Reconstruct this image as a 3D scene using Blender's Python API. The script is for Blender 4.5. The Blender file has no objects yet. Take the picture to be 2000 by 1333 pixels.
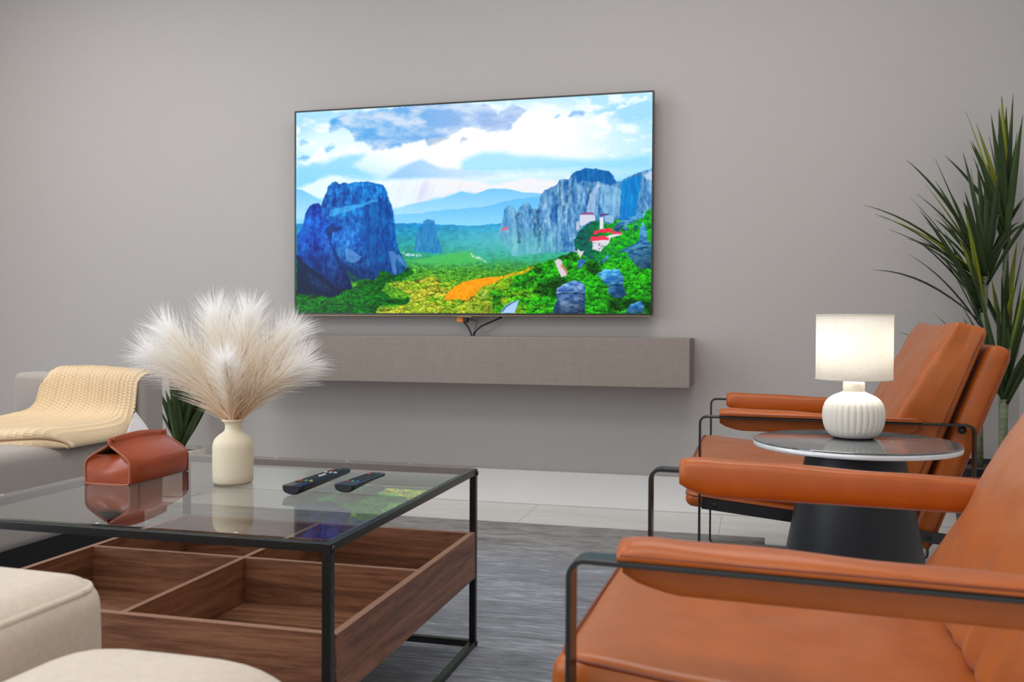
import bpy, bmesh, math, random
import numpy as np
from mathutils import Vector, Matrix, noise as mnoise
random.seed(7)
rng = np.random.default_rng(7)
S = bpy.context.scene
COL = S.collection
PI = math.pi

# ------------------------------------------------------------------ camera
YAW, PIT, ROL = .254168708, -.016556453, .005023736
fw = Vector((-math.sin(YAW)*math.cos(PIT), math.cos(YAW)*math.cos(PIT), math.sin(PIT)))
r0 = Vector((math.cos(YAW), math.sin(YAW), 0)); u0 = r0.cross(fw)
rt = math.cos(ROL)*r0 + math.sin(ROL)*u0
up = -math.sin(ROL)*r0 + math.cos(ROL)*u0
cd = bpy.data.cameras.new('camera'); cam = bpy.data.objects.new('camera', cd); COL.objects.link(cam)
M = Matrix((rt, up, -fw)).transposed().to_4x4(); M.translation = Vector((0, 0, .8)); cam.matrix_world = M
cd.sensor_width = 36; cd.lens = 1810/2000*36; cd.clip_start = .05
cd.dof.use_dof = True; cd.dof.focus_distance = 2.5; cd.dof.aperture_fstop = 7.0
S.camera = cam
S.view_settings.view_transform = 'Standard'; S.view_settings.look = 'None'
S.view_settings.gamma = 1; S.view_settings.use_curve_mapping = False
S.view_settings.exposure = 0.0
S.cycles.use_denoising = True
S.cycles.max_bounces = 12; S.cycles.diffuse_bounces = 8; S.cycles.transmission_bounces = 8; S.cycles.transparent_max_bounces = 16; S.cycles.caustics_reflective = False; S.cycles.caustics_refractive = False
S.cycles.sample_clamp_indirect = 6

# ------------------------------------------------------------------ light
W = bpy.data.worlds.new('world'); S.world = W; W.use_nodes = True
W.node_tree.nodes['Background'].inputs[0].default_value = (.90, .95, 1.0, 1)
W.node_tree.nodes['Background'].inputs[1].default_value = 1.0
def area(name, loc, rot, sx, sy, power, color):
    l = bpy.data.lights.new(name, 'AREA'); l.shape = 'RECTANGLE'; l.size = sx; l.size_y = sy
    l.energy = power; l.color = color
    o = bpy.data.objects.new(name, l); o.location = loc; o.rotation_euler = rot; COL.objects.link(o); return o
CEIL = 2.75
area('assumed_ceiling_light', (-.3, 2.5, CEIL-.03), (0, 0, 0), 1.5, .5, 20, (1, .965, .925))  # assumed ceiling lights, unseen, added for overhead brightness; no fittings built
area('assumed_ceiling_light', (-3.0, 2.6, CEIL-.03), (0, 0, 0), 1.5, .5, 25, (1, .965, .925))
area('assumed_ceiling_light', (-1.2, 0.2, CEIL-.03), (0, 0, 0), 2.2, 1.0, 30, (1, .965, .93))
# assumed daylight fill: bare area light added left of the camera, no window built
area('assumed_daylight_fill', (-3.95, .2, 1.35), (0, math.radians(-90), 0), 1.9, 2.6, 40, (.78, .88, 1.0))

# ------------------------------------------------------------------ helpers
def lin(c):
    c = c/255.; return c/12.92 if c <= .04045 else ((c+.055)/1.055)**2.4
def C3(r, g, b): return (lin(r), lin(g), lin(b), 1)

def new_mat(name):
    m = bpy.data.materials.new(name); m.use_nodes = True
    nt = m.node_tree; b = nt.nodes['Principled BSDF']; return m, nt, b
def nd(nt, t, **k):
    n = nt.nodes.new(t)
    for a, v in k.items():
        if a.startswith('i_'): n.inputs[a[2:].replace('_', ' ')].default_value = v
        else: setattr(n, a, v)
    return n
def coords(nt, scale=(1, 1, 1), kind='Object', loc=(0, 0, 0)):
    tc = nd(nt, 'ShaderNodeTexCoord'); mp = nd(nt, 'ShaderNodeMapping')
    mp.inputs['Scale'].default_value = scale; mp.inputs['Location'].default_value = loc
    nt.links.new(tc.outputs[kind], mp.inputs[0]); return mp.outputs[0]
def ramp(nt, fac, stops):
    r = nd(nt, 'ShaderNodeValToRGB'); e = r.color_ramp.elements
    while len(e) < len(stops): e.new(.5)
    for i, (p, c) in enumerate(stops): e[i].position = p; e[i].color = c
    nt.links.new(fac, r.inputs[0]); return r.outputs[0]
def bump(nt, b, h, strength, dist):
    n = nd(nt, 'ShaderNodeBump'); n.inputs['Strength'].default_value = strength; n.inputs['Distance'].default_value = dist
    nt.links.new(h, n.inputs['Height']); nt.links.new(n.outputs[0], b.inputs['Normal']); return n
def noise_t(nt, vec, scale, detail=4, rough=.5, dist=0):
    n = nd(nt, 'ShaderNodeTexNoise'); n.inputs['Scale'].default_value = scale; n.inputs['Detail'].default_value = detail
    n.inputs['Roughness'].default_value = rough; n.inputs['Distortion'].default_value = dist
    nt.links.new(vec, n.inputs['Vector']); return n.outputs['Fac']
def math_n(nt, op, a, b=None):
    n = nd(nt, 'ShaderNodeMath', operation=op)
    for i, v in enumerate((a, b)):
        if v is None: continue
        if isinstance(v, (int, float)): n.inputs[i].default_value = v
        else: nt.links.new(v, n.inputs[i])
    return n.outputs[0]

def flat(name, col, rough=.5, metal=0, spec=.5, nscale=60, var=.06, bumpd=0.0):
    """plain material with a faint procedural variation"""
    m, nt, b = new_mat(name)
    v = coords(nt); f = noise_t(nt, v, nscale, 3)
    a = tuple(min(1, x*(1-var)) for x in col[:3])+(1,); c = tuple(min(1, x*(1+var)) for x in col[:3])+(1,)
    nt.links.new(ramp(nt, f, [(.3, a), (.7, c)]), b.inputs['Base Color'])
    b.inputs['Roughness'].default_value = rough; b.inputs['Metallic'].default_value = metal
    b.inputs['Specular IOR Level'].default_value = spec
    if bumpd: bump(nt, b, f, .5, bumpd)
    return m

def weave(name, col, scale, var, rough=.85, bd=.0004, sheen=0):
    m, nt, b = new_mat(name)
    tc = nd(nt, 'ShaderNodeTexCoord')
    # threads run level and plumb: stretched noise in both directions
    def st(sc):
        mp = nd(nt, 'ShaderNodeMapping'); mp.inputs['Scale'].default_value = sc
        nt.links.new(tc.outputs['Object'], mp.inputs[0]); return noise_t(nt, mp.outputs[0], scale, 3, .6)
    h = st((.06, .06, 1.6)); v = st((1.6, 1.6, .06)); big = noise_t(nt, tc.outputs['Object'], 1.3, 2)
    s = math_n(nt, 'ADD', math_n(nt, 'MULTIPLY', math_n(nt, 'ADD', h, v), .42), math_n(nt, 'MULTIPLY', big, .16))
    a = tuple(x*(1-var) for x in col[:3])+(1,); c = tuple(min(1, x*(1+var)) for x in col[:3])+(1,)
    nt.links.new(ramp(nt, s, [(.36, a), (.64, c)]), b.inputs['Base Color'])
    b.inputs['Roughness'].default_value = rough; b.inputs['Specular IOR Level'].default_value = .25
    if sheen: b.inputs['Sheen Weight'].default_value = sheen
    bump(nt, b, s, .5, bd); return m

def cloth(name, col, scale=900, var=.12):
    m, nt, b = new_mat(name); v = coords(nt)
    f = noise_t(nt, v, scale, 2, .7); g = noise_t(nt, v, scale*.12, 4, .7)
    s = math_n(nt, 'ADD', math_n(nt, 'MULTIPLY', f, .6), math_n(nt, 'MULTIPLY', g, .4))
    a = tuple(x*(1-var) for x in col[:3])+(1,); c = tuple(min(1, x*(1+var)) for x in col[:3])+(1,)
    nt.links.new(ramp(nt, s, [(.38, a), (.62, c)]), b.inputs['Base Color'])
    b.inputs['Roughness'].default_value = .92; b.inputs['Sheen Weight'].default_value = .25
    b.inputs['Specular IOR Level'].default_value = .2
    bump(nt, b, s, .5, .0008); return m

def leather(name, col, rough=.36, wr=.004, grain=.00025, var=.05):
    m, nt, b = new_mat(name); v = coords(nt)
    big = noise_t(nt, v, 5, 3, .5, .6); fine = noise_t(nt, v, 420, 2, .5); mid = noise_t(nt, v, 26, 3, .5)
    a = tuple(x*(1-var) for x in col[:3])+(1,); c = tuple(min(1, x*(1+var)) for x in col[:3])+(1,)
    nt.links.new(ramp(nt, mid, [(.35, a), (.65, c)]), b.inputs['Base Color'])
    b.inputs['Roughness'].default_value = rough; b.inputs['Specular IOR Level'].default_value = .52
    b.inputs['Sheen Weight'].default_value = .12; b.inputs['Sheen Roughness'].default_value = .4
    b1 = nd(nt, 'ShaderNodeBump'); b1.inputs['Strength'].default_value = .6; b1.inputs['Distance'].default_value = wr
    nt.links.new(big, b1.inputs['Height'])
    b2 = nd(nt, 'ShaderNodeBump'); b2.inputs['Strength'].default_value = .5; b2.inputs['Distance'].default_value = grain
    nt.links.new(fine, b2.inputs['Height']); nt.links.new(b1.outputs[0], b2.inputs['Normal'])
    nt.links.new(b2.outputs[0], b.inputs['Normal']); return m

def walnut(name, axis):
    m, nt, b = new_mat(name)
    sc = {'x': (.9, 14, 14), 'y': (14, .9, 14)}[axis]
    v = coords(nt, sc)
    f = noise_t(nt, v, 2.2, 6, .62, 1.4)
    v2 = coords(nt, tuple(s*3 for s in sc)); g = noise_t(nt, v2, 9, 3, .6)
    s = math_n(nt, 'ADD', math_n(nt, 'MULTIPLY', f, .72), math_n(nt, 'MULTIPLY', g, .28))
    nt.links.new(ramp(nt, s, [(.30, C3(72, 42, 29)), (.43, C3(112, 71, 50)), (.55, C3(143, 95, 69)), (.70, C3(170, 120, 92))]), b.inputs['Base Color'])
    b.inputs['Roughness'].default_value = .42
    bump(nt, b, s, .35, .0006); return m

# ---- mesh builders
def mk(name, verts, faces, mat, parent=None, smooth=True, label=None, edges=()):
    me = bpy.data.meshes.new(name); me.from_pydata([tuple(v) for v in verts], list(edges), [tuple(f) for f in faces])
    if mat: me.materials.append(mat)
    if smooth and len(me.polygons): me.polygons.foreach_set('use_smooth', [True]*len(me.polygons))
    me.validate(); me.update()
    o = bpy.data.objects.new(name, me); COL.objects.link(o)
    if parent: o.parent = parent
    if label: o['label'] = label
    return o
def empty(name, loc, label, cat, rz=0, group=None):
    o = bpy.data.objects.new(name, None); o.location = loc; o.rotation_euler = (0, 0, rz); COL.objects.link(o)
    o.empty_display_size = .05
    o['label'] = label; o['category'] = cat
    if group: o['group'] = group
    return o
def tag(o, label, cat, group=None):
    o['label'] = label; o['category'] = cat
    if group: o['group'] = group
    return o
def struct(o): o['kind'] = 'structure'; return o
class MB:
    def __init__(s): s.v = []; s.f = []
    def add(s, v, f):
        n = len(s.v); s.v += [tuple(p) for p in v]; s.f += [tuple(i+n for i in q) for q in f]; return s
    def box(s, x0, x1, y0, y1, z0, z1):
        return s.add([(x0,y0,z0),(x1,y0,z0),(x1,y1,z0),(x0,y1,z0),(x0,y0,z1),(x1,y0,z1),(x1,y1,z1),(x0,y1,z1)],
                     [(0,3,2,1),(4,5,6,7),(0,1,5,4),(1,2,6,5),(2,3,7,6),(3,0,4,7)])
    def build(s, name, mat, parent=None, smooth=False, bevel=0, label=None, seg=2):
        o = mk(name, s.v, s.f, mat, parent, smooth, label)
        if bevel:
            md = o.modifiers.new('bevel', 'BEVEL'); md.width = bevel; md.segments = seg; md.limit_method = 'ANGLE'
            wn = o.modifiers.new('normals', 'WEIGHTED_NORMAL'); wn.keep_sharp = True
            o.data.polygons.foreach_set('use_smooth', [True]*len(o.data.polygons))
        return o
def lathe(profile, n=64, rfun=None, cap=True):
    v = []; f = []
    for j, (r, z) in enumerate(profile):
        for i in range(n):
            a = 2*PI*i/n; rr = r*(rfun(a, j, z) if rfun else 1); v.append((rr*math.cos(a), rr*math.sin(a), z))
    for j in range(len(profile)-1):
        for i in range(n):
            k = (i+1) % n; f.append((j*n+i, j*n+k, (j+1)*n+k, (j+1)*n+i))
    if cap:
        f.append(tuple(range(n))[::-1]); f.append(tuple((len(profile)-1)*n+i for i in range(n)))
    return v, f
def tube(path, rad, n=8, cap=True):
    """round tube along a list of points; rad number or list"""
    P = [Vector(p) for p in path]; m = len(P); R = rad if isinstance(rad, (list, tuple)) else [rad]*m
    v = []; f = []; t = (P[1]-P[0]).normalized(); nrm = t.orthogonal().normalized()
    for i in range(m):
        t = (P[min(i+1, m-1)]-P[max(i-1, 0)]).normalized()
        nrm = (nrm - t*nrm.dot(t)).normalized(); bn = t.cross(nrm)
        for k in range(n):
            a = 2*PI*k/n; v.append(P[i]+(nrm*math.cos(a)+bn*math.sin(a))*R[i])
    for i in range(m-1):
        for k in range(n):
            q = (k+1) % n; f.append((i*n+k, i*n+q, (i+1)*n+q, (i+1)*n+k))
    if cap: f.append(tuple(range(n))[::-1]); f.append(tuple((m-1)*n+k for k in range(n)))
    return v, f
def rbox(hx, hy, hz, r, n=14, c=5):
    """closed rounded box grid centred at 0; returns verts, faces. r may be tuple"""
    if not isinstance(r, tuple): r = (r, r, r)
    H = (hx, hy, hz)
    def ticks(h, rr):
        a = [-h + rr*(1-math.cos(PI/2*i/c)) for i in range(c)]
        b = list(np.linspace(-h+rr, h-rr, n)); d = [-x for x in a[::-1]]
        return a+b+d
    T = [ticks(H[i], r[i]) for i in range(3)]
    idx = {}; v = []; f = []
    def vid(i, j, k):
        key = (i, j, k)
        if key not in idx:
            p = [T[0][i], T[1][j], T[2][k]]
            q = [max(-H[a]+r[a], min(H[a]-r[a], p[a])) for a in range(3)]
            d = [(p[a]-q[a])/r[a] for a in range(3)]
            # cube-to-sphere mapping of the corner cell
            x, y, z = d
            s = (x*math.sqrt(max(0, 1-y*y/2-z*z/2+y*y*z*z/3)), y*math.sqrt(max(0, 1-z*z/2-x*x/2+z*z*x*x/3)), z*math.sqrt(max(0, 1-x*x/2-y*y/2+x*x*y*y/3)))
            idx[key] = len(v); v.append([q[a]+s[a]*r[a] for a in range(3)])
        return idx[key]
    L = [len(t)-1 for t in T]
    for (a, b, c2) in ((0, 1, 2), (1, 2, 0), (2, 0, 1)):
        for side in (0, 1):
            for i in range(L[a]):
                for j in range(L[b]):
                    q = []
                    for (di, dj) in ((0, 0), (1, 0), (1, 1), (0, 1)):
                        k = [0, 0, 0]; k[a] = i+di; k[b] = j+dj; k[c2] = L[c2] if side else 0; q.append(vid(*k))
                    f.append(tuple(q) if side else tuple(q[::-1]))
    return v, f
def ribbon_loop(v, closed=True): return v

# ------------------------------------------------------------------ materials
M_wall = weave('wall_fabric', C3(190, 186, 184), 260, .035, bd=.0002)
M_shelf = weave('shelf_fabric', C3(150, 140, 133), 330, .13, bd=.0006)
M_wallw = flat('painted_white', C3(205, 203, 200), .7)
M_ceil = flat('ceiling_paint', C3(225, 224, 222), .9)
M_base = flat('baseboard_tile', C3(240, 240, 239), .22, nscale=3, var=.02)
M_black = flat('black_metal', C3(15, 16, 19), .30, metal=.0, spec=.6, nscale=900, var=.1, bumpd=.00005)
M_blackm = flat('dark_satin_metal', C3(27, 30, 37), .42, metal=.0, spec=.5, nscale=600, var=.08)
M_steel = flat('screw_steel', C3(190, 190, 192), .3, metal=1)
M_orange = leather('orange_leather', C3(172, 88, 18), .36)
M_orange_s = leather('orange_leather_smooth', C3(174, 84, 10), .40, .0015)
M_piping = leather('piping_leather', C3(128, 54, 20), .4, .001)
M_tissue_l = leather('cognac_leather', C3(166, 70, 26), .27, .0006)
M_tissue_e = leather('pale_leather_edge', C3(196, 122, 92), .5, .0005)
M_soffab = cloth('grey_sofa_cloth', C3(166, 158, 152), 900, .06)
M_beige = cloth('beige_sofa_cloth', C3(206, 193, 177), 800, .10)
M_knit = cloth('cream_knit', C3(228, 203, 166), 1500, .06)
M_ceram = flat('vase_ceramic', C3(242, 230, 202), .62, nscale=300, var=.03, bumpd=.0002)
M_lampc = flat('lamp_ceramic', C3(240, 234, 222), .55, nscale=200, var=.02)
M_wx = walnut('walnut_along_x', 'x'); M_wy = walnut('walnut_along_y', 'y')
M_wedge = flat('walnut_edge', C3(150, 108, 86), .5, nscale=120, var=.12)
M_leaf = None
M_white = flat('white_plastic', C3(240, 242, 246), .9)
M_tis = bpy.data.materials.new('tissue_paper'); M_tis.use_nodes = True; nt = M_tis.node_tree; nt.nodes.clear()
out = nd(nt, 'ShaderNodeOutputMaterial'); mix = nd(nt, 'ShaderNodeMixShader'); mix.inputs[0].default_value = .45
di = nd(nt, 'ShaderNodeBsdfDiffuse'); tr = nd(nt, 'ShaderNodeBsdfTranslucent'); cc = ramp(nt, noise_t(nt, coords(nt), 200, 2), [(.3, C3(246, 248, 252)), (.7, C3(254, 254, 255))])
nt.links.new(cc, di.inputs[0]); nt.links.new(cc, tr.inputs[0]); nt.links.new(di.outputs[0], mix.inputs[1]); nt.links.new(tr.outputs[0], mix.inputs[2]); nt.links.new(mix.outputs[0], out.inputs[0])
M_rubber = flat('black_rubber', C3(16, 17, 19), .5)
M_cable = flat('black_cable', C3(14, 14, 18), .45)
M_plug = flat('orange_plug', C3(235, 130, 40), .45)
M_soil = flat('soil', C3(88, 66, 50), .95, nscale=90, var=.5, bumpd=.01)
M_potb = flat('black_pot', C3(22, 24, 28), .4)
M_potw = flat('white_pot', C3(222, 214, 206), .5)

# floor tiles
M_floor, nt, b = new_mat('pale_floor_tile')
v = coords(nt); sx = nd(nt, 'ShaderNodeSeparateXYZ'); nt.links.new(v, sx.inputs[0])
def seam(out, period, off):
    a = math_n(nt, 'ADD', out, off); a = math_n(nt, 'DIVIDE', a, period); a = math_n(nt, 'FRACT', a)
    a = math_n(nt, 'SUBTRACT', a, .5); a = math_n(nt, 'ABSOLUTE', a); return math_n(nt, 'GREATER_THAN', a, .5-.0015/period)
sm = math_n(nt, 'MAXIMUM', seam(sx.outputs[0], .8, .92+8), seam(sx.outputs[1], .8, .8*10-.95))
cl = noise_t(nt, coords(nt, (1, 4, 1)), 2.2, 5, .6, .5)
c0 = ramp(nt, cl, [(.3, C3(205, 203, 198)), (.7, C3(220, 218, 214))])
mx = nd(nt, 'ShaderNodeMix', data_type='RGBA'); nt.links.new(sm, mx.inputs[0]); nt.links.new(c0, mx.inputs[6]); mx.inputs[7].default_value = C3(150, 148, 144)
nt.links.new(mx.outputs[2], b.inputs['Base Color']); b.inputs['Roughness'].default_value = .16
# rug
M_rug, nt, b = new_mat('striated_viscose_rug')
v1 = coords(nt, (8, 100, 1)); v2 = coords(nt, (2.2, 7, 1)); v3 = coords(nt, (26, 210, 1))
n1 = noise_t(nt, v1, 1, 4, .7, .3); n2 = noise_t(nt, v2, 1.6, 4, .65, .8); n3 = noise_t(nt, v3, 1, 3, .7)
s = math_n(nt, 'ADD', math_n(nt, 'ADD', math_n(nt, 'MULTIPLY', n1, .44), math_n(nt, 'MULTIPLY', n2, .28)), math_n(nt, 'MULTIPLY', n3, .28))
inner = ramp(nt, s, [(.39, C3(78, 82, 90)), (.47, C3(108, 113, 122)), (.54, C3(132, 137, 147)), (.63, C3(186, 191, 201))])  # blue-grey field; part of the blue is screen and daylight reflection in the colour
outer = ramp(nt, s, [(.40, C3(70, 66, 62)), (.47, C3(104, 100, 96)), (.53, C3(136, 132, 129)), (.61, C3(166, 163, 159))])
tc = nd(nt, 'ShaderNodeTexCoord'); sx = nd(nt, 'ShaderNodeSeparateXYZ'); nt.links.new(tc.outputs['Object'], sx.inputs[0])
yy = math_n(nt, 'ADD', sx.outputs[1], math_n(nt, 'MULTIPLY', noise_t(nt, v2, 3, 3), .1))
band = nd(nt, 'ShaderNodeMapRange'); nt.links.new(yy, band.inputs[0]); band.inputs[1].default_value = 3.0; band.inputs[2].default_value = 3.4
mx = nd(nt, 'ShaderNodeMix', data_type='RGBA'); nt.links.new(band.outputs[0], mx.inputs[0]); nt.links.new(inner, mx.inputs[6]); nt.links.new(outer, mx.inputs[7])
nt.links.new(mx.outputs[2], b.inputs['Base Color']); b.inputs['Roughness'].default_value = .72; b.inputs['Sheen Weight'].default_value = .3
bump(nt, b, s, .8, .004)
# glass
def glass(name, tint, ior=1.5, rough=0.0):
    m = bpy.data.materials.new(name); m.use_nodes = True; nt = m.node_tree; nt.nodes.clear()
    out = nd(nt, 'ShaderNodeOutputMaterial'); mix = nd(nt, 'ShaderNodeMixShader'); fr = nd(nt, 'ShaderNodeFresnel'); fr.inputs[0].default_value = ior
    tr = nd(nt, 'ShaderNodeBsdfTransparent'); gl = nd(nt, 'ShaderNodeBsdfGlossy'); gl.inputs['Roughness'].default_value = rough
    f = noise_t(nt, coords(nt), 2, 1)
    nt.links.new(ramp(nt, f, [(0, tint), (1, tuple(min(1, t*1.01) for t in tint[:3])+(1,))]), tr.inputs[0])
    ge = nd(nt, 'ShaderNodeNewGeometry'); ff_ = math_n(nt, 'MULTIPLY', math_n(nt, 'MINIMUM', math_n(nt, 'MULTIPLY', fr.outputs[0], 1.45), 1.0), math_n(nt, 'SUBTRACT', 1.0, ge.outputs['Backfacing']))
    nt.links.new(ff_, mix.inputs[0]); nt.links.new(tr.outputs[0], mix.inputs[1]); nt.links.new(gl.outputs[0], mix.inputs[2]); nt.links.new(mix.outputs[0], out.inputs[0])
    return m
M_glass = glass('clear_glass', (.90, .935, .92, 1))
# lamp shade: cloth lit from within
M_shade = bpy.data.materials.new('linen_shade'); M_shade.use_nodes = True; nt = M_shade.node_tree; nt.nodes.clear()
out = nd(nt, 'ShaderNodeOutputMaterial'); mix = nd(nt, 'ShaderNodeMixShader'); mix.inputs[0].default_value = .5
di = nd(nt, 'ShaderNodeBsdfDiffuse'); tr = nd(nt, 'ShaderNodeBsdfTranslucent')
f = noise_t(nt, coords(nt, (1, 1, .15)), 500, 3, .6); cc = ramp(nt, f, [(.3, C3(238, 234, 226)), (.7, C3(250, 247, 241))])
nt.links.new(cc, di.inputs[0]); nt.links.new(cc, tr.inputs[0])
nt.links.new(di.outputs[0], mix.inputs[1]); nt.links.new(tr.outputs[0], mix.inputs[2]); nt.links.new(mix.outputs[0], out.inputs[0])
# leaves (vertex attribute 'tint' picks the blade's own green)
def leafmat(name, a, b_, c_):
    m, nt, b = new_mat(name); at = nd(nt, 'ShaderNodeAttribute', attribute_name='tint')
    nt.links.new(ramp(nt, at.outputs['Fac'], [(0, a), (.55, b_), (1, c_)]), b.inputs['Base Color'])
    b.inputs['Roughness'].default_value = .45; b.inputs['Specular IOR Level'].default_value = .35
    bump(nt, b, noise_t(nt, coords(nt), 120, 2), .3, .0005); return m
M_leaf = leafmat('strap_leaf', C3(44, 62, 36), C3(62, 84, 44), C3(142, 150, 30))
M_trunk, nt, b = new_mat('pale_green_trunk'); f = noise_t(nt, coords(nt, (1, 1, 3)), 30, 4, .6)
nt.links.new(ramp(nt, f, [(.3, C3(104, 116, 88)), (.7, C3(150, 160, 132))]), b.inputs['Base Color']); b.inputs['Roughness'].default_value = .7
# pampas feather: tint 0 at the root .. 1 at the tip
M_feath = bpy.data.materials.new('pampas_feather'); M_feath.use_nodes = True; nt = M_feath.node_tree; nt.nodes.clear()
out = nd(nt, 'ShaderNodeOutputMaterial'); mix = nd(nt, 'ShaderNodeMixShader'); mix.inputs[0].default_value = .5
di = nd(nt, 'ShaderNodeBsdfDiffuse'); tr = nd(nt, 'ShaderNodeBsdfTranslucent'); at = nd(nt, 'ShaderNodeAttribute', attribute_name='tint')
cc = ramp(nt, at.outputs['Fac'], [(0, C3(252, 226, 190)), (.4, C3(253, 244, 230)), (1, C3(255, 255, 255))])
nt.links.new(cc, di.inputs[0]); nt.links.new(cc, tr.inputs[0])
nt.links.new(di.outputs[0], mix.inputs[1]); nt.links.new(tr.outputs[0], mix.inputs[2]); nt.links.new(mix.outputs[0], out.inputs[0])
#@@SETTING
# ------------------------------------------------------------------ setting
WY = 4.043; XR = 1.022; XL = -4.2; YN = -1.6
struct(MB().box(XL, XR, WY, WY+.1, 0, CEIL).build('wall_back', M_wall))
struct(MB().box(XR, XR+.1, YN, WY+.1, 0, CEIL).build('wall_right', M_wallw))
struct(MB().box(XL-.1, XL, 1.7, WY+.1, 0, CEIL).build('wall_left', M_wall))
struct(MB().box(XL-.1, XR+.1, YN, WY+.1, -.05, 0).build('floor', M_floor))
struct(MB().box(XL-.1, XR+.1, YN, WY+.1, CEIL, CEIL+.08).build('ceiling', M_ceil))
struct(MB().box(XL+.001, XR-.001, WY-.012, WY-.0005, .0005, .151).build('baseboard_back', M_base, bevel=.0015))
struct(MB().box(XR-.012, XR-.0005, YN+.01, WY-.013, .0005, .151).build('baseboard_right', M_base, bevel=.0015))

# rug: thin pile slab with a soft bulging edge and a crease along its border
def rug():
    x0, x1, y0, y1 = -3.2, .048, .05, 3.625
    xs = np.linspace(x0, x1, 60); ys = np.concatenate([np.linspace(y0, 3.24, 40), np.linspace(3.25, 3.35, 22), np.linspace(3.36, y1, 14)])
    v = []; f = []; nx = len(xs); ny = len(ys)
    for j, y in enumerate(ys):
        for i, x in enumerate(xs):
            e = min(x-x0, x1-x, y-y0, y1-y); z = .0068*min(1, (max(e, 0)/.012))**.5
            yc = 3.298+.006*math.sin(x*3)
            z += .0028*math.exp(-((y-yc)/.012)**2) - .001*math.exp(-((y-yc+.018)/.01)**2)
            z += .0006*mnoise.noise(Vector((x*3, y*3, 0)))
            xx = x + (.003*math.sin(y*9) if i == nx-1 else 0); yo = y + (.004*math.sin(x*5)+.003*mnoise.noise(Vector((x*9, 0, 0))) if j == ny-1 else 0)
            v.append((xx, yo, max(z, .0012) if e > 0 else .0012))
    for j in range(ny-1):
        for i in range(nx-1): a = j*nx+i; f.append((a, a+1, a+nx+1, a+nx))
    n = len(v)
    ring = [i for i in range(nx)] + [j*nx+nx-1 for j in range(1, ny)] + [(ny-1)*nx+i for i in range(nx-2, -1, -1)] + [j*nx for j in range(ny-2, 0, -1)]
    for q in ring: v.append((v[q][0], v[q][1], .0004))
    for k in range(len(ring)): k2 = (k+1) % len(ring); f.append((ring[k2], ring[k], n+k, n+k2))
    f.append(tuple(n+k for k in range(len(ring)))[::-1])
    o = mk('rug', v, f, M_rug)
    tag(o, 'large grey striated rug lying on the pale tiles under the coffee table', 'rug')
rug()
RUGZ = .0072


#@@TV
# ------------------------------------------------------------------ television
def cam_px(X, Y, Z):
    d = np.stack([X, Y, Z-.8], -1); w = d@np.array(fw)
    return 1000+1810*(d@np.array(rt))/w, 666.5-1810*(d@np.array(up))/w
def vnoise(x, y, seed=0):
    """value noise on arrays"""
    xi = np.floor(x).astype(np.int64); yi = np.floor(y).astype(np.int64); xf = x-xi; yf = y-yi
    xf = xf*xf*(3-2*xf); yf = yf*yf*(3-2*yf)
    def h(a, b_):
        n = (a*374761393 + b_*668265263 + seed*974711) & 0x7fffffff
        n = ((n ^ (n >> 13))*1274126177) & 0x7fffffff
        return ((n ^ (n >> 16)) & 0xffff)/65535.
    return (h(xi, yi)*(1-xf)+h(xi+1, yi)*xf)*(1-yf)+(h(xi, yi+1)*(1-xf)+h(xi+1, yi+1)*xf)*yf
def fbm(x, y, seed=0, o=5, g=.5):
    s = 0; a = 1; t = 0
    for i in range(o): s = s+a*vnoise(x*2**i+17.3*i, y*2**i+9.1*i, seed+i); t += a; a *= g
    return s/t
def inpoly(x, y, P):
    r = np.zeros(x.shape, bool); n = len(P)
    for i in range(n):
        x1, y1 = P[i]; x2, y2 = P[(i+1) % n]
        if y1 == y2: continue
        c = ((y1 > y) != (y2 > y)) & (x < (x2-x1)*(y-y1)/(y2-y1)+x1); r ^= c
    return r
def worley(x, y, seed):
    xi = np.floor(x).astype(np.int64); yi = np.floor(y).astype(np.int64); best = np.full(x.shape, 9.); dy = np.zeros(x.shape); idv = np.zeros(x.shape)
    for a in (-1, 0, 1):
        for b_ in (-1, 0, 1):
            cx = xi+a; cy = yi+b_
            def h(s_):
                n = (cx*374761393+cy*668265263+s_*974711) & 0x7fffffff; n = ((n ^ (n >> 13))*1274126177) & 0x7fffffff
                return ((n ^ (n >> 16)) & 0xffff)/65535.
            px = cx+h(seed); py = cy+h(seed+5); d = np.hypot(x-px, y-py); m = d < best
            best = np.where(m, d, best); dy = np.where(m, y-py, dy); idv = np.where(m, h(seed+9), idv)
    return best, dy, idv
def canopy(x, y, sx_, sy_, seed):
    """tree crowns at three sizes, lit from above left"""
    xw = x+(fbm(x/sx_/1.3, y/sy_/1.3, seed+40, 4)-.5)*sx_*1.6; yw = y+(fbm(x/sx_/1.3+9, y/sy_/1.3, seed+50, 4)-.5)*sy_*1.6
    tot = 0
    for k, wt in ((1.6, .8), (.85, .9), (.42, .75)):
        d, dy, iv = worley(xw/(sx_*k), yw/(sy_*k), seed+int(k*10)); tot = tot+wt*(.42-dy*.62-d*.35+(iv-.5)*.42)
    tot = tot*.55+(fbm(x/2.0, y/1.6, seed+60, 3)-.5)*.9+.22
    return np.clip(tot, 0, 1)
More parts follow.
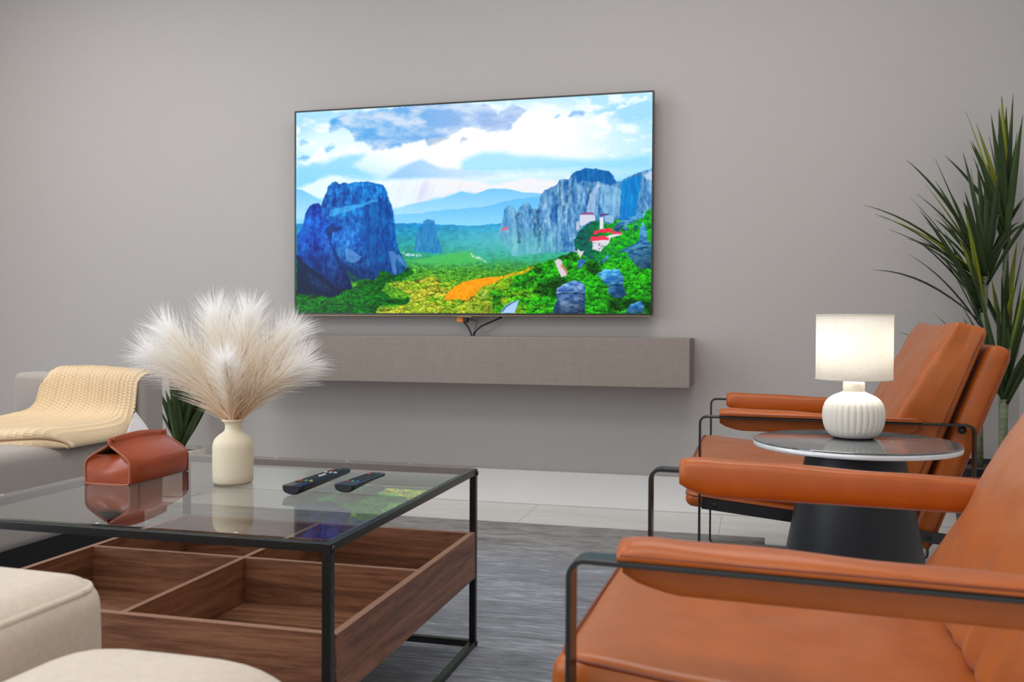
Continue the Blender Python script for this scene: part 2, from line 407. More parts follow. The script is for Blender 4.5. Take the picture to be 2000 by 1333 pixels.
def tv_picture(x, y):
    """the landscape photograph shown on the television, colours 0..255 by picture position"""
    def T(k, pts):
        ox, oy = {1: (560, 160), 2: (900, 160), 3: (560, 370), 4: (900, 370)}[k]
        return [(ox+a/4.9375, oy+b_/4.9375) for a, b_ in pts]
    col = np.zeros(x.shape+(3,))
    def put(mask, c):
        if mask.dtype == bool: mask = mask.astype(float)
        col[:] = col*(1-mask[..., None]) + np.broadcast_to(np.asarray(c, float), col.shape)*mask[..., None]
    def mixc(t, a, b_): t = np.clip(t, 0, 1)[..., None]; return np.asarray(a, float)*(1-t)+np.asarray(b_, float)*t
    def rag(seed, amp, sc): return x+(fbm(x/sc, y/sc, seed, 4)-.5)*amp, y+(fbm(x/sc+50, y/sc, seed+3, 4)-.5)*amp
    def soft(P, amp=10, sc=12, seed=1, blur=3):
        m = 0.
        xx, yy = rag(seed, amp, sc)
        for dx, dy in ((0, 0), (blur, 0), (-blur, 0), (0, blur), (0, -blur), (blur*.7, blur*.7), (-blur*.7, blur*.7), (blur*.7, -blur*.7), (-blur*.7, -blur*.7)):
            m = m+inpoly(xx+dx, yy+dy, P)
        return m/9.
    # sky
    t = (x-578)/696
    base = mixc((y-200)/190, (186, 226, 248), (150, 214, 246)); col[:] = base
    put(np.clip(1.5-np.hypot((x-925)/270, (y-292)/62), 0, 1)**.8, (255, 255, 255))
    put(np.clip(1.25-np.hypot((x-1060)/130, (y-240)/45), 0, 1), (253, 254, 255))
    put(np.clip(1.3-np.hypot((x-640)/70, (y-285)/28), 0, 1)*.9, (232, 252, 255))
    n = fbm(x/30, y/14, 4, 5); put(np.clip((n-.50)*5, 0, 1)*.75*np.clip((330-y)/60, 0, 1), (250, 253, 255))
    dk = soft(T(1, [(400,480),(430,360),(560,290),(650,320),(700,290),(900,285),(1100,230),(1500,205),(1850,210),(1900,215),(2050,290),(2180,215),(2320,260),(2240,370),(2160,440),(2020,490),(1920,480),(1880,440),(1700,450),(1560,530),(1350,610),(1330,560),(1200,590),(1000,650),(820,640),(740,580),(650,570),(620,480),(560,450),(480,465)]), 14, 14, 2, 2)
    n = fbm(x/34, y/15, 8, 5)
    cdark = mixc((x-640)/330, (96, 170, 226), (168, 190, 228)); cl = mixc((n-.40)*3.0, cdark, (206, 222, 240))
    col[:] = col*(1-dk[..., None])+cl*dk[..., None]
    for P, c, k in ((T(2, [(1030,340),(1060,290),(1120,265),(1200,280),(1200,320),(1120,335)]), (150, 192, 232), .9),
                 (T(2, [(905,340),(940,310),(975,320),(940,350),(910,360)]), (170, 205, 236), .9),
                 (T(1, [(330,660),(380,620),(450,610),(470,640),(380,680)]), (150, 200, 236), .8),
                 (T(1, [(100,730),(180,710),(215,725),(190,750),(100,750)]), (130, 190, 234), .8),
                 (T(1, [(110,580),(160,550),(210,590),(140,620)]), (150, 200, 238), .7),
                 (T(1, [(1350,560),(1600,520),(1560,560),(1360,620)]), (190, 205, 220), .8),
                 (T(1, [(1650,570),(1700,535),(1750,545),(1700,575)]), (180, 196, 214), .8),
                 (T(2, [(1260,300),(1500,230),(1850,180),(1850,330),(1600,380),(1400,330)]), (160, 212, 246), .55)):
        put(soft(P, 10, 8, 5, 2)*k, c)
    for P in (T(2, [(1490,250),(1560,215),(1660,205),(1780,130),(1800,150),(1700,190),(1600,240),(1500,265)]), T(2, [(1180,390),(1280,330),(1400,300),(1530,290),(1380,345),(1470,440),(1440,470),(1330,420),(1210,400)]),
              T(1, [(110,790),(240,740),(330,640),(400,690),(560,660),(640,600),(800,680),(600,690),(520,760),(420,780),(340,820),(260,780),(160,810)])):
        put(soft(P, 12, 10, 11, 2)*.85, (250, 253, 252))
    put(soft(T(1, [(100,830),(300,790),(620,690),(790,690),(620,800),(900,930),(400,900),(100,980)]), 10, 20, 3, 5)*.75, (150, 212, 245))
    put(soft(T(2, [(180,680),(400,680),(1000,740),(1300,760),(1840,700),(1840,820),(1500,850),(1060,850),(800,860),(300,870),(0,880),(0,760)]), 8, 20, 6, 6)*.7, (150, 214, 246))
    put(soft(T(1, [(950,940),(1080,830),(1290,740),(1345,770),(1500,830),(1900,860),(2100,900),(1700,935),(1340,932)]), 5, 18, 9, 4)*.8, mixc((x-800)/110, (158, 200, 238), (198, 222, 244)))
    put(soft(T(1, [(100,1030),(200,985),(450,900),(620,950),(900,960),(1200,940),(1700,940),(2000,990),(2300,930),(2600,960),(2800,900),(2800,1090),(2000,1110),(1700,1060),(1000,1240),(640,1240),(300,1120),(180,1070)]), 8, 16, 12, 3)*.9, mixc((x-700)/200, (236, 248, 250), (244, 240, 242)))
    rays = np.clip(vnoise((x-835+(y-320)*.35)/7.5, y*0, 21)-.45, 0, 1)*1.6*np.clip(1-np.abs(x-840)/90, 0, 1)*np.clip((y-345)/20, 0, 1)*np.clip((425-y)/40, 0, 1)
    put(np.clip(rays*1.3, 0, .8), (214, 216, 242))
    # far ridges
    def ridge(pts, amp, seed):
        p = sorted(pts); yy = np.interp(x, [a for a, _ in p], [b_ for _, b_ in p])+(fbm(x/14, x*0, seed, 4)-.5)*amp
        return np.clip((y-yy)/1.2, 0, 1)
    A = ridge(T(1, [(60,1030),(140,1035),(200,1070),(290,1120),(420,1200),(1000,1240),(1250,1168),(1400,1150),(1550,1110),(1680,1050),(1800,1082),(1950,1030),(2110,1028),(2300,1065),(2450,1075)]), 3, 31)
    put(A, mixc((y-370)/50, (136, 200, 240), (176, 222, 246)))
    B = ridge(T(3, [(900,290),(1060,235),(1250,235),(1400,205),(1700,185),(1950,160),(2100,110),(2350,70),(2700,50)]), 4, 37)
    put(B*.9, mixc((y-400)/40, (118, 192, 236), (150, 212, 242)))
    Cc = ridge(T(3, [(900,325),(1100,320),(1280,325),(1480,335),(1750,345),(2000,330),(2300,330)]), 4, 43)
    nn = fbm(x/9, y/4, 50, 5)
    val = mixc((y-434)/75, (56, 146, 206), (66, 160, 120)); val = val*(.80+.42*nn[..., None])
    col[:] = np.where(Cc[..., None] > .5, val, col)
    haze = np.clip(1-np.hypot((x-980)/190, (y-470)/48), 0, 1); put(haze*.6*Cc, (130, 208, 216))
    # mid rock
    put(soft(T(3, [(1225,600),(1250,450),(1290,345),(1310,340),(1320,300),(1370,288),(1420,300),(1435,350),(1450,470),(1500,560),(1500,620)]), 4, 6, 51, 1)*.85, mixc(fbm(x/4, y/14, 52, 4), (30, 104, 170), (92, 160, 205)))
    # valley vegetation nearer
    lit = canopy(x, y, 6.0, 3.4, 60)
    tgreen = mixc(lit, (6, 56, 26), (186, 206, 60)); tgreen = tgreen*(.72+.5*fbm(x/22, y/9, 63, 3))[..., None]
    k = np.clip((y-(505+(fbm(x/30, y/30, 64, 3)-.5)*16))/26, 0, 1)
    near = mixc(np.clip((y-510)/60, 0, 1), (52, 150, 84), (70, 158, 40))*(.45+1.0*lit[..., None])
    vg = near*.5+tgreen*.5; col[:] = col*(1-k[..., None])+vg*k[..., None]
    put(soft(T(3, [(1150,695),(1450,640),(1700,602),(1780,606),(1900,690),(1700,720),(1400,725)]), 4, 9, 66, 2)*.85, (92, 186, 104))
    for P in (T(3, [(1080,600),(1140,610),(1200,625),(1300,630),(1290,648),(1160,645)]), T(4, [(95,605),(130,640),(190,655),(255,700),(240,705),(150,668),(105,650)])):
        m = soft(P, 3, 4, 70, 1)*(fbm(x/2.2, y/1.6, 71, 2) > .44); put(m*.9, (214, 232, 240))
    put(soft(T(3, [(1515,1065),(1560,1000),(1620,945),(1700,895),(1900,850),(1980,845),(2050,860),(2000,900),(1870,950),(1800,1030),(1740,1075),(1600,1060)]), 6, 8, 73, 1), mixc(fbm(x/3, y/3, 74, 4), (212, 122, 10), (255, 196, 60)))
    # sunlit hillside on the right
    hp = T(4, [(-180,1400),(-60,1080),(100,960),(230,880),(450,830),(650,745),(800,700),(880,670),(1000,640),(1080,600),(1095,470),(1180,350),(1300,290),(1500,290),(1700,240),(1850,190),(1900,1400)])
    m = soft(hp, 7, 9, 80, .8)
    lit = canopy(x, y, 9.0, 7.0, 81)
    g = mixc(lit, (0, 40, 16), (74, 214, 40)); warm = np.clip((1085-x+(y-600)*.35)/110, 0, 1)*np.clip((fbm(x/26, y/14, 84, 3)-.25)*2.2, 0, 1)
    g = g*(1-warm[..., None]*.75)+mixc(lit, (86, 88, 8), (250, 218, 74))*warm[..., None]*.75
    dkp = np.clip((fbm(x/40, y/22, 85, 3)-.52)*4, 0, 1); g = g*(1-.55*dkp[..., None])
    col[:] = col*(1-m[..., None])+g*m[..., None]
    put(soft(T(4, [(-20,1080),(60,960),(180,890),(340,850),(560,790),(720,740),(640,800),(420,860),(260,900),(130,960),(40,1060)]), 7, 6, 86, 1)*.8, mixc(lit, (186, 120, 12), (255, 206, 60)))
    put(soft(T(4, [(170,1050),(230,985),(265,975),(230,1040),(200,1062)]), 2, 4, 87, 1), (226, 218, 216))
    put(soft(T(4, [(378,1195),(425,1125),(490,1085),(552,1068),(552,1100),(515,1195)]), 1, 4, 88, .7), (176, 204, 244))
    put(soft(T(4, [(392,1180),(435,1125),(495,1090),(540,1074),(545,1079),(500,1098),(442,1135),(402,1185)]), .5, 4, 89, .5), (60, 90, 130))
    put(soft(T(4, [(900,690),(940,670),(975,690),(985,740),(1030,800),(1020,830),(970,850),(930,760)]), 2, 5, 90, .8), (212, 206, 214))
    put(soft(T(4, [(975,720),(1030,800),(1020,815),(960,735)]), 1, 5, 91, .8), (206, 130, 110))
    # cliffs on the right
    cp = T(2, [(350,1480),(405,1333),(420,1230),(455,1195),(500,1195),(545,1270),(560,1215),(600,1185),(640,1150),(665,1180),(690,1225),(740,1225),(770,1085),(800,1050),(850,1030),(870,1012),(920,1000),(950,945),(1000,935),(1040,945),(1080,880),(1200,835),(1330,842),(1430,862),(1472,900),(1490,955),(1530,962),(1600,925),(1700,880),(1800,845),(1850,830),(1900,1500),(1500,1600),(1250,1650),(1090,1640),(900,1640),(700,1660),(500,1680)])
    m = soft(cp, 3, 5, 100, .6)
    str_ = fbm(x/2.6+fbm(x/20, y/20, 101, 3)*5, y/26, 102, 5); st2 = fbm(x/7, y/60, 103, 4)
    crag = fbm(x/5, y/9, 109, 5); rock = mixc((str_*.30+st2*.35+crag*.35-.30)*2.5, (28, 88, 148), (166, 204, 230))
    fade = np.clip((1075-x)/120, 0, 1)*.55; rock = rock*(1-fade[..., None])+np.array((128, 190, 222))*fade[..., None]
    low = np.clip((y-440)/40, 0, 1)*np.clip((1115-x)/60, 0, 1)*.6; rock = rock*(1-low[..., None])+np.array((120, 196, 190))*low[..., None]
    # joints between pillars
    for px_ in (T(2, [(545,1270),(560,1560)]), T(2, [(740,1225),(760,1600)]), T(2, [(950,945),(960,1200)]), T(2, [(990,1250),(1060,1000)]), T(2, [(1215,1420),(1260,1000)]), T(2, [(690,1225),(720,1500)])):
        (xa, ya), (xb, yb) = px_; tt = np.clip((y-ya)/(yb-ya), 0, 1); d = np.abs(x+(fbm(x/8, y/8, 111, 3)-.5)*12-(xa+(xb-xa)*tt)); ok = (y > min(ya, yb)) & (y < max(ya, yb))
        rock = rock*(1-(np.clip(1-d/3.4, 0, 1)*ok*.30)[..., None])
    col[:] = col*(1-m[..., None])+rock*m[..., None]
    put(soft(T(2, [(1080,880),(1200,835),(1330,842),(1430,862),(1472,900),(1500,980),(1400,990),(1330,960),(1250,970),(1180,950),(1120,985),(1110,900)]), 6, 6, 104, 1)*.85, mixc(str_, (8, 74, 140), (30, 130, 190)))
    put(soft(T(2, [(1540,975),(1620,930),(1740,900),(1730,1020),(1700,1180),(1690,1290),(1600,1360),(1535,1380),(1550,1200)]), 4, 6, 105, 1)*.85, mixc(str_, (0, 104, 180), (20, 158, 214)))
    put(soft(T(2, [(1210,1250),(1240,1090),(1320,980),(1345,990),(1300,1100),(1290,1250),(1260,1330)]), 4, 5, 106, 1)*.7, (198, 214, 236))
    put(soft(T(2, [(1360,990),(1480,1010),(1545,1050),(1540,1150),(1530,1300),(1400,1290),(1340,1200)]), 4, 5, 107, 1)*.45, (170, 214, 238))
    put(soft(T(2, [(1770,900),(1850,850),(1850,950),(1790,940)]), 4, 5, 108, 1)*.8, (206, 216, 236))
    # hillside strip again over the cliff foot
    hp2 = T(4, [(1095,585),(1090,490),(1150,400),(1200,345),(1300,300),(1340,310),(1440,340),(1500,290),(1650,300),(1790,215),(1850,180),(1900,700),(1300,700)])
    m = soft(hp2, 6, 6, 110, .8); gg = mixc(lit, (4, 74, 60), (64, 200, 40)); gg2 = mixc(lit, (0, 60, 76), (16, 120, 90)); q = np.clip((x-1150)/40, 0, 1)[..., None]
    gg = gg2*(1-q)+gg*q; col[:] = col*(1-m[..., None])+gg*m[..., None]
    bn = fbm(x/9, y/4, 120, 5)
    rockc = mixc((bn-.3)*2.2, (36, 78, 138), (170, 200, 228)); rcb = mixc((bn-.3)*2.2, (20, 90, 160), (120, 200, 224))
    for P, c in ((T(4, [(885,1200),(905,1110),(930,1050),(915,1000),(920,960),(1000,910),(1060,885),(1110,880),(1170,900),(1203,935),(1200,1000),(1195,1200)]), rockc),
                 (T(4, [(1318,812),(1390,768),(1440,775),(1515,765),(1575,850),(1565,930),(1600,1010),(1570,1050),(1480,1050),(1410,990),(1430,935),(1380,905)]), rcb),
                 (T(4, [(1465,400),(1490,350),(1530,310),(1590,280),(1650,262),(1790,228),(1760,270),(1700,300),(1630,330),(1560,360),(1520,410)]), rcb),
                 (T(4, [(1725,420),(1740,350),(1755,315),(1785,370),(1800,430),(1790,480),(1830,520),(1840,620),(1835,770),(1720,760),(1660,700),(1610,640),(1620,610),(1530,610),(1560,580),(1650,540),(1720,500)]), rcb),
                 (T(4, [(1560,400),(1590,335),(1625,400)]), rcb), (T(4, [(1670,380),(1690,320),(1710,380)]), rcb),
                 (T(4, [(1120,750),(1130,690),(1220,665),(1190,720),(1150,770)]), rcb), (T(4, [(1590,1180),(1640,1110),(1730,1080),(1775,1120),(1760,1195),(1600,1200)]), rcb),
                 (T(4, [(1330,720),(1420,630),(1430,660),(1360,720)]), rcb)):
        mm = soft(P, 3, 5, 121, .6); y0_ = min(q[1] for q in P); y1_ = max(q[1] for q in P); x0_ = min(q[0] for q in P); x1_ = max(q[0] for q in P)
        sh_ = np.clip(1.22-.62*np.clip((y-y0_)/(y1_-y0_), 0, 1)-.25*np.abs((x-x0_)/(x1_-x0_)-.35), .3, 1.3)[..., None]; c = c*sh_*.75+np.array((104, 128, 168))*sh_*.3
        col[:] = col*(1-mm[..., None])+c*mm[..., None]
    for (xa, ya), (xb, yb), dk_ in ((T(4, [(915,1015)])[0], T(4, [(1200,1010)])[0], .5), (T(4, [(1420,935)])[0], T(4, [(1570,935)])[0], .5), (T(4, [(1620,610)])[0], T(4, [(1800,560)])[0], .4)):
        tt = np.clip((x-xa)/(xb-xa), 0, 1); d = np.abs(y-(ya+(yb-ya)*tt)+2*np.sin(tt*PI)); ok = (x > xa) & (x < xb); kk = np.clip(1-d/2.2, 0, 1)*ok*dk_; col[:] = col*(1-kk[..., None])
    # the buildings on the rock
    for P, c in ((T(4, [(1145,345),(1148,240),(1285,240),(1300,300),(1250,310),(1180,350)]), (208, 214, 232)), (T(4, [(1340,385),(1340,270),(1375,270),(1375,380)]), (222, 226, 238)),
                 (T(4, [(1380,245),(1480,255),(1470,330),(1390,310)]), (150, 186, 214)), (T(4, [(1140,245),(1190,222),(1270,222),(1292,246)]), (150, 96, 140)), (T(4, [(1330,240),(1420,232),(1430,248),(1340,262)]), (92, 84, 140)),
                 (T(4, [(1115,320),(1140,300),(1145,380),(1110,400)]), (190, 196, 214)),
                 (T(4, [(1268,575),(1270,500),(1330,485),(1440,440),(1560,420),(1540,440),(1440,470),(1430,520),(1380,560),(1350,600)]), (222, 222, 230)),
                 (T(4, [(1240,498),(1262,450),(1300,460),(1330,448),(1370,445),(1430,470),(1425,492),(1370,488),(1290,498)]), (222, 70, 96)), (T(4, [(1272,425),(1290,400),(1360,385),(1430,372),(1470,395),(1465,412),(1400,418),(1330,418),(1290,438)]), (226, 64, 90)),
                 (T(4, [(1440,418),(1480,408),(1560,410),(1545,432),(1470,432)]), (216, 76, 104)), (T(4, [(1125,575),(1160,600),(1190,590),(1165,640),(1150,665),(1120,600)]), (214, 206, 220)), (T(4, [(395,385),(420,362),(460,372),(455,390),(400,400)]), (206, 120, 150))):
        put(soft(P, .8, 3, 130, .4), c)
    sp = (fbm(x/1.6, y/1.6, 131, 2) > .62) & inpoly(x, y, T(4, [(1268,560),(1270,510),(1430,510),(1350,590)])); put(sp*.7, (40, 60, 60))
    # rocks on the left
    str2 = fbm(x/2.8+fbm(x/16, y/22, 140, 3)*4, y/30, 141, 5); blo = fbm(x/22, y/18, 142, 4)
    def lrock(P, dark, light, seed, gain=2.4, k0=.34):
        mm = soft(P, 3, 5, seed, .6); c = mixc((str2*.30+blo*.35+fbm(x/5, y/6, 170, 5)*.35-k0)*gain*1.15, dark, light); shade_ = np.clip((y-470)/90, 0, 1)*.5
        c = c*(1-shade_[..., None]); col[:] = col*(1-mm[..., None])+c*mm[..., None]
    lrock(T(1, [(330,1200),(350,1130),(380,1075),(395,1010),(430,975),(470,957),(505,985),(560,968),(600,985),(650,965),(780,962),(870,980),(935,1000),(965,1050),(975,1110),(1005,1170),(1030,1270),(1045,1400),(1055,1520),(1075,1600),(1120,1700),(1180,1820),(1220,1850),(1050,1900),(700,1900),(400,1700)]), (2, 62, 138), (64, 168, 236), 143)
    put(soft(T(1, [(760,1200),(960,1130),(1020,1290),(1040,1500),(1000,1620),(1060,1820),(960,1900),(800,1850),(740,1600),(690,1430),(740,1300)]), 6, 12, 144, 2)*.55, mixc(str2, (0, 50, 120), (14, 104, 168)))
    put(soft(T(1, [(420,1240),(560,1200),(700,1180),(860,1130),(870,1150),(720,1205),(600,1240),(520,1270),(430,1300)]), 5, 7, 145, 1)*.55, (110, 198, 244))
    put(soft(T(3, [(985,600),(1020,590),(1060,640),(1080,620),(1170,760),(1160,770),(1070,670),(1045,700),(1065,800),(1055,835),(1020,800),(1000,690)]), 3, 5, 146, 1)*.7, (120, 152, 206))
    lrock(T(3, [(95,460),(110,420),(160,335),(178,245),(215,165),(260,140),(310,133),(335,165),(345,240),(420,320),(480,330),(560,400),(560,760),(640,960),(500,1050),(95,1050)]), (0, 44, 132), (30, 132, 226), 147)
    lrock(T(3, [(430,420),(550,370),(640,355),(695,370),(715,440),(750,510),(775,620),(800,720),(855,880),(740,860),(640,760),(560,700),(480,640)]), (4, 62, 150), (84, 168, 238), 148)
    put(soft(T(3, [(560,560),(640,590),(700,640),(725,640),(700,690),(650,710),(600,700),(570,690)]), 4, 5, 149, 1)*.6, (126, 170, 220))
    put(soft(T(3, [(370,400),(430,330),(540,395),(440,420),(420,500),(520,700),(640,760),(760,870),(640,900),(540,820),(440,600)]), 5, 8, 150, 1)*.7, (4, 48, 96))
    lrock(T(3, [(345,400),(390,450),(440,600),(500,760),(560,850),(640,950),(560,960),(450,850),(380,700),(330,520)]), (10, 60, 150), (70, 140, 224), 151)
    put(soft(T(3, [(95,640),(200,730),(330,830),(500,960),(640,960),(560,1010),(400,1040),(95,1040)]), 6, 8, 152, 1)*.8, (2, 34, 60))
    lrock(T(3, [(200,800),(280,850),(380,920),(470,1005),(440,1020),(330,980),(230,900)]), (10, 56, 130), (84, 132, 206), 153)
    # dark shaded woods lower left
    fp = T(3, [(60,1400),(60,1010),(250,1020),(420,1050),(560,980),(640,960),(700,880),(860,880),(900,780),(1060,835),(1180,760),(1230,800),(1100,890),(960,910),(920,960),(1020,1060),(1190,1040),(1160,1110),(900,1130),(860,1200),(860,1400)])
    m = soft(fp, 9, 9, 160, 1.5); l2 = canopy(x, y, 7.0, 4.5, 161)
    g = mixc(l2*np.clip(.35+.9*fbm(x/18, y/10, 162, 3), 0, 1.2), (0, 34, 34), (44, 168, 24)); col[:] = col*(1-m[..., None])+g*m[..., None]
    # sunlit scrub in the middle
    sp = T(3, [(970,900),(1000,885),(1240,890),(1400,830),(1500,900),(1640,870),(1560,990),(1500,1060),(1640,1080),(1760,1080),(1900,920),(1985,880),(1985,1400),(860,1400),(870,1150),(1080,1130),(1200,1090),(1150,1000),(990,930)])
    m = soft(sp, 9, 7, 165, 1); l3 = canopy(x, y, 8.0, 5.5, 166)
    wm = fbm(x/14, y/9, 168, 3)[..., None]; g = mixc(l3, (4, 74, 20), (168, 226, 56))*(1-wm)+mixc(l3, (84, 70, 8), (255, 226, 110))*wm
    right = np.clip((x-920)/60, 0, 1)[..., None]; m2 = m*(1-right[..., 0]*.6); col[:] = col*(1-m2[..., None])+g*m2[..., None]
    put(soft(T(3, [(1515,1065),(1560,1000),(1620,945),(1700,895),(1900,850),(1980,845),(2050,860),(2000,900),(1870,950),(1800,1030),(1740,1075),(1600,1060)]), 6, 8, 73, 1)*.9, mixc(fbm(x/3, y/3, 74, 4), (222, 132, 16), (255, 190, 56)))
    g_ = (fbm(x/1.4, y/1.4, 200, 2)-.5)[..., None]*14
    out = (col+g_-128)*1.10+124; grey = out.mean(-1, keepdims=True); out = grey+(out-grey)*1.14
    return np.clip(out, 0, 255)

TVY = 3.963
TX0, TX1, TZ0, TZ1 = -2.087, -.413, .842, 1.800
tv = empty('television', ((TX0+TX1)/2, TVY, TZ0), 'large flat television on the wall showing blue cliffs and a green valley', 'television')
tvi = (-tv.location[0], -TVY, -TZ0)
def off(mb):
    mb.v = [(p[0]+tvi[0], p[1]+tvi[1], p[2]+tvi[2]) for p in mb.v]; return mb
M_tvb = flat('television_casing', C3(20, 22, 26), .3)
M_bronze = flat('bronze_trim', C3(150, 128, 96), .35, metal=.8)
off(MB().box(TX0, TX1, TVY+.004, TVY+.030, TZ0+.006, TZ1)).build('casing', M_tvb, tv, bevel=.001)
mb = MB(); bz = .0072
mb.box(TX0, TX1, TVY-.002, TVY+.0038, TZ1-bz, TZ1).box(TX0, TX1, TVY-.002, TVY+.0038, TZ0+.004, TZ0+.0125)
mb.box(TX0, TX0+bz, TVY-.002, TVY+.0038, TZ0+.0125, TZ1-bz).box(TX1-bz, TX1, TVY-.002, TVY+.0038, TZ0+.0125, TZ1-bz)
off(mb).build('bezel', M_black, tv)
off(MB().box(TX0+.006, TX1-.006, TVY-.004, TVY+.012, TZ0-.001, TZ0+.0038)).build('lower_trim', M_bronze, tv, bevel=.001)
xc = (TX0+TX1)/2
off(MB().box(xc-.035, xc+.035, TVY-.006, TVY+.004, TZ0-.006, TZ0-.0012)).build('badge', M_bronze, tv, bevel=.001)
off(MB().box(xc-.26, xc+.26, TVY+.0302, WY-TVY+TVY-.0008, 1.05, 1.5)).build('wall_bracket', M_rubber, tv)
sx0, sx1, sz0, sz1 = TX0+bz, TX1-bz, TZ0+.0125, TZ1-bz
NX, NZ = 700, 398
gx, gz = np.meshgrid(np.linspace(sx0, sx1, NX), np.linspace(sz0, sz1, NZ))
px, py = cam_px(gx, np.full_like(gx, TVY), gz)
pic = tv_picture(px, py)
pl = np.where(pic/255. <= .04045, pic/255./12.92, ((pic/255.+.055)/1.055)**2.4)
me = bpy.data.meshes.new('screen')
vs = np.stack([gx+tvi[0], np.full_like(gx, .0012), gz+tvi[2]], -1).reshape(-1, 3)
ii = (np.arange(NZ-1)[:, None]*NX+np.arange(NX-1)[None]).reshape(-1)
fs = np.stack([ii, ii+1, ii+NX+1, ii+NX], -1)
me.vertices.add(len(vs)); me.vertices.foreach_set('co', vs.ravel()); me.loops.add(fs.size); me.loops.foreach_set('vertex_index', fs.ravel().astype(np.int32))
me.polygons.add(len(fs)); me.polygons.foreach_set('loop_start', np.arange(0, fs.size, 4, dtype=np.int32)); me.update(calc_edges=True)
ca = me.color_attributes.new('picture', 'FLOAT_COLOR', 'POINT'); ca.data.foreach_set('color', np.concatenate([pl.reshape(-1, 3), np.ones((NX*NZ, 1))], 1).astype(np.float32).ravel())
M_scr = bpy.data.materials.new('lit_screen'); M_scr.use_nodes = True; nt = M_scr.node_tree; b = nt.nodes['Principled BSDF']
at = nd(nt, 'ShaderNodeAttribute', attribute_name='picture'); b.inputs['Base Color'].default_value = (.004, .004, .004, 1); b.inputs['Roughness'].default_value = .2; b.inputs['Specular IOR Level'].default_value = .12
nt.links.new(at.outputs['Color'], b.inputs['Emission Color']); b.inputs['Emission Strength'].default_value = 1.0
me.materials.append(M_scr); o = bpy.data.objects.new('screen', me); COL.objects.link(o); o.parent = tv

# floating shelf
sh = MB().box(-2.27, -.243, 3.755, WY-.0006, .553, .752).build('floating_shelf', M_shelf, bevel=.0025)
tag(sh, 'long taupe fabric covered box shelf fixed to the wall below the television', 'shelf')
# cables and adapter hanging below the television
def cable(pts, r, label, name='cable'):
    P = [Vector(p) for p in pts]; out = []
    for i in range(len(P)-1):
        p0, p1, p2, p3 = P[max(i-1, 0)], P[i], P[i+1], P[min(i+2, len(P)-1)]
        for k in range(8):
            t = k/8; out.append(.5*((2*p1)+(p2-p0)*t+(2*p0-5*p1+4*p2-p3)*t*t+(3*p1-3*p2+p3-p0)*t**3))
    out.append(P[-1]); v, f = tube(out, r, 8); o = mk(name, v, f, M_cable); return tag(o, label, 'cable') if label else o
ad = empty('plug_adapter', (-1.262, 3.975, .815), 'small black adapter with an orange plug hanging under the television', 'adapter')
MB().box(-.026, .004, -.008, .008, .0, .022).build('plug', M_plug, ad, bevel=.002, label='orange plug')
MB().box(.0045, .026, -.010, .010, -.002, .024).build('housing', M_rubber, ad, bevel=.002)
MB().box(.0263, .046, -.004, .004, .007, .015).build('strain_relief', M_rubber, ad, bevel=.001)
cable([(-1.258, 3.985, .8145), (-1.238, 3.985, .79), (-1.226, 3.985, .765), (-1.222, 3.985, .7535)], .0042, 'short thick black cable dropping from the orange plug to the shelf')
cable([(-1.085, 3.995, .838), (-1.13, 3.990, .818), (-1.18, 3.985, .795), (-1.206, 3.985, .77), (-1.211, 3.985, .7535)], .0040, 'black cable slanting from the right under the television to the shelf')
cable([(-1.2155, 3.975, .826), (-1.196, 3.972, .818), (-1.198, 3.972, .80), (-1.207, 3.974, .778), (-1.2135, 3.976, .7535)], .0016, 'thin black wire looping from the adapter down to the shelf')

#@@TABLE
# ------------------------------------------------------------------ coffee table
tx0, tx1, ty0, ty1 = -1.475, -.655, 1.366, 2.190
TZ = .4525
ct = empty('coffee_table', (0, 0, 0), 'square glass topped coffee table with black frame and divided walnut tray', 'table')
g = MB().box(tx0+.003, tx1-.003, ty0+.003, ty1-.003, TZ-.006, TZ).build('glass_top', M_glass, ct, label='clear glass top', bevel=.0008)
tz1 = TZ-.0062; tb = .016; RZ = RUGZ
for (x, y) in ((tx0, ty0), (tx1-tb, ty0), (tx0, ty1-tb), (tx1-tb, ty1-tb)):
    MB().box(x, x+tb, y, y+tb, RZ, tz1).build('leg', M_black, ct, bevel=.0012)
for z0, z1, nm in ((tz1-.0145, tz1, 'top_rail'), (RZ, RZ+.0145, 'floor_rail')):
    for a in ((tx0+tb, tx1-tb, ty0, ty0+tb), (tx0+tb, tx1-tb, ty1-tb, ty1), (tx0, tx0+tb, ty0+tb, ty1-tb), (tx1-tb, tx1, ty0+tb, ty1-tb)):
        MB().box(a[0], a[1], a[2], a[3], z0, z1).build(nm, M_black, ct, bevel=.001)
for (y, z) in ((ty0+.008, tz1-.010), (ty1-.008, tz1-.010), (ty0+.008, RZ+.008), (ty1-.008, RZ+.008)):
    v, f = lathe([(.0062, 0), (.0062, .002), (.0045, .0035), (.002, .004)], 16)
    o = mk('bolt', [(p[2], p[0], p[1]) for p in v], [q[::-1] for q in f], M_black, ct); o.location = (tx1, y, z)
for (x, y) in ((-1.20, ty1-.008), (-1.0, ty1-.008), (-.83, ty1-.008), (-1.465, 1.55), (-1.465, 1.9), (-1.1, ty0+.009), (-.83, ty0+.009)):
    v, f = lathe([(.0045, -.0062), (.0045, -.0066)], 12)
    v, f = lathe([(.0048, TZ), (.0042, TZ+.0008), (.001, TZ+.001)], 14); o = mk('glass_pad', v, f, M_steel, ct); o.location = (x, y, 0)
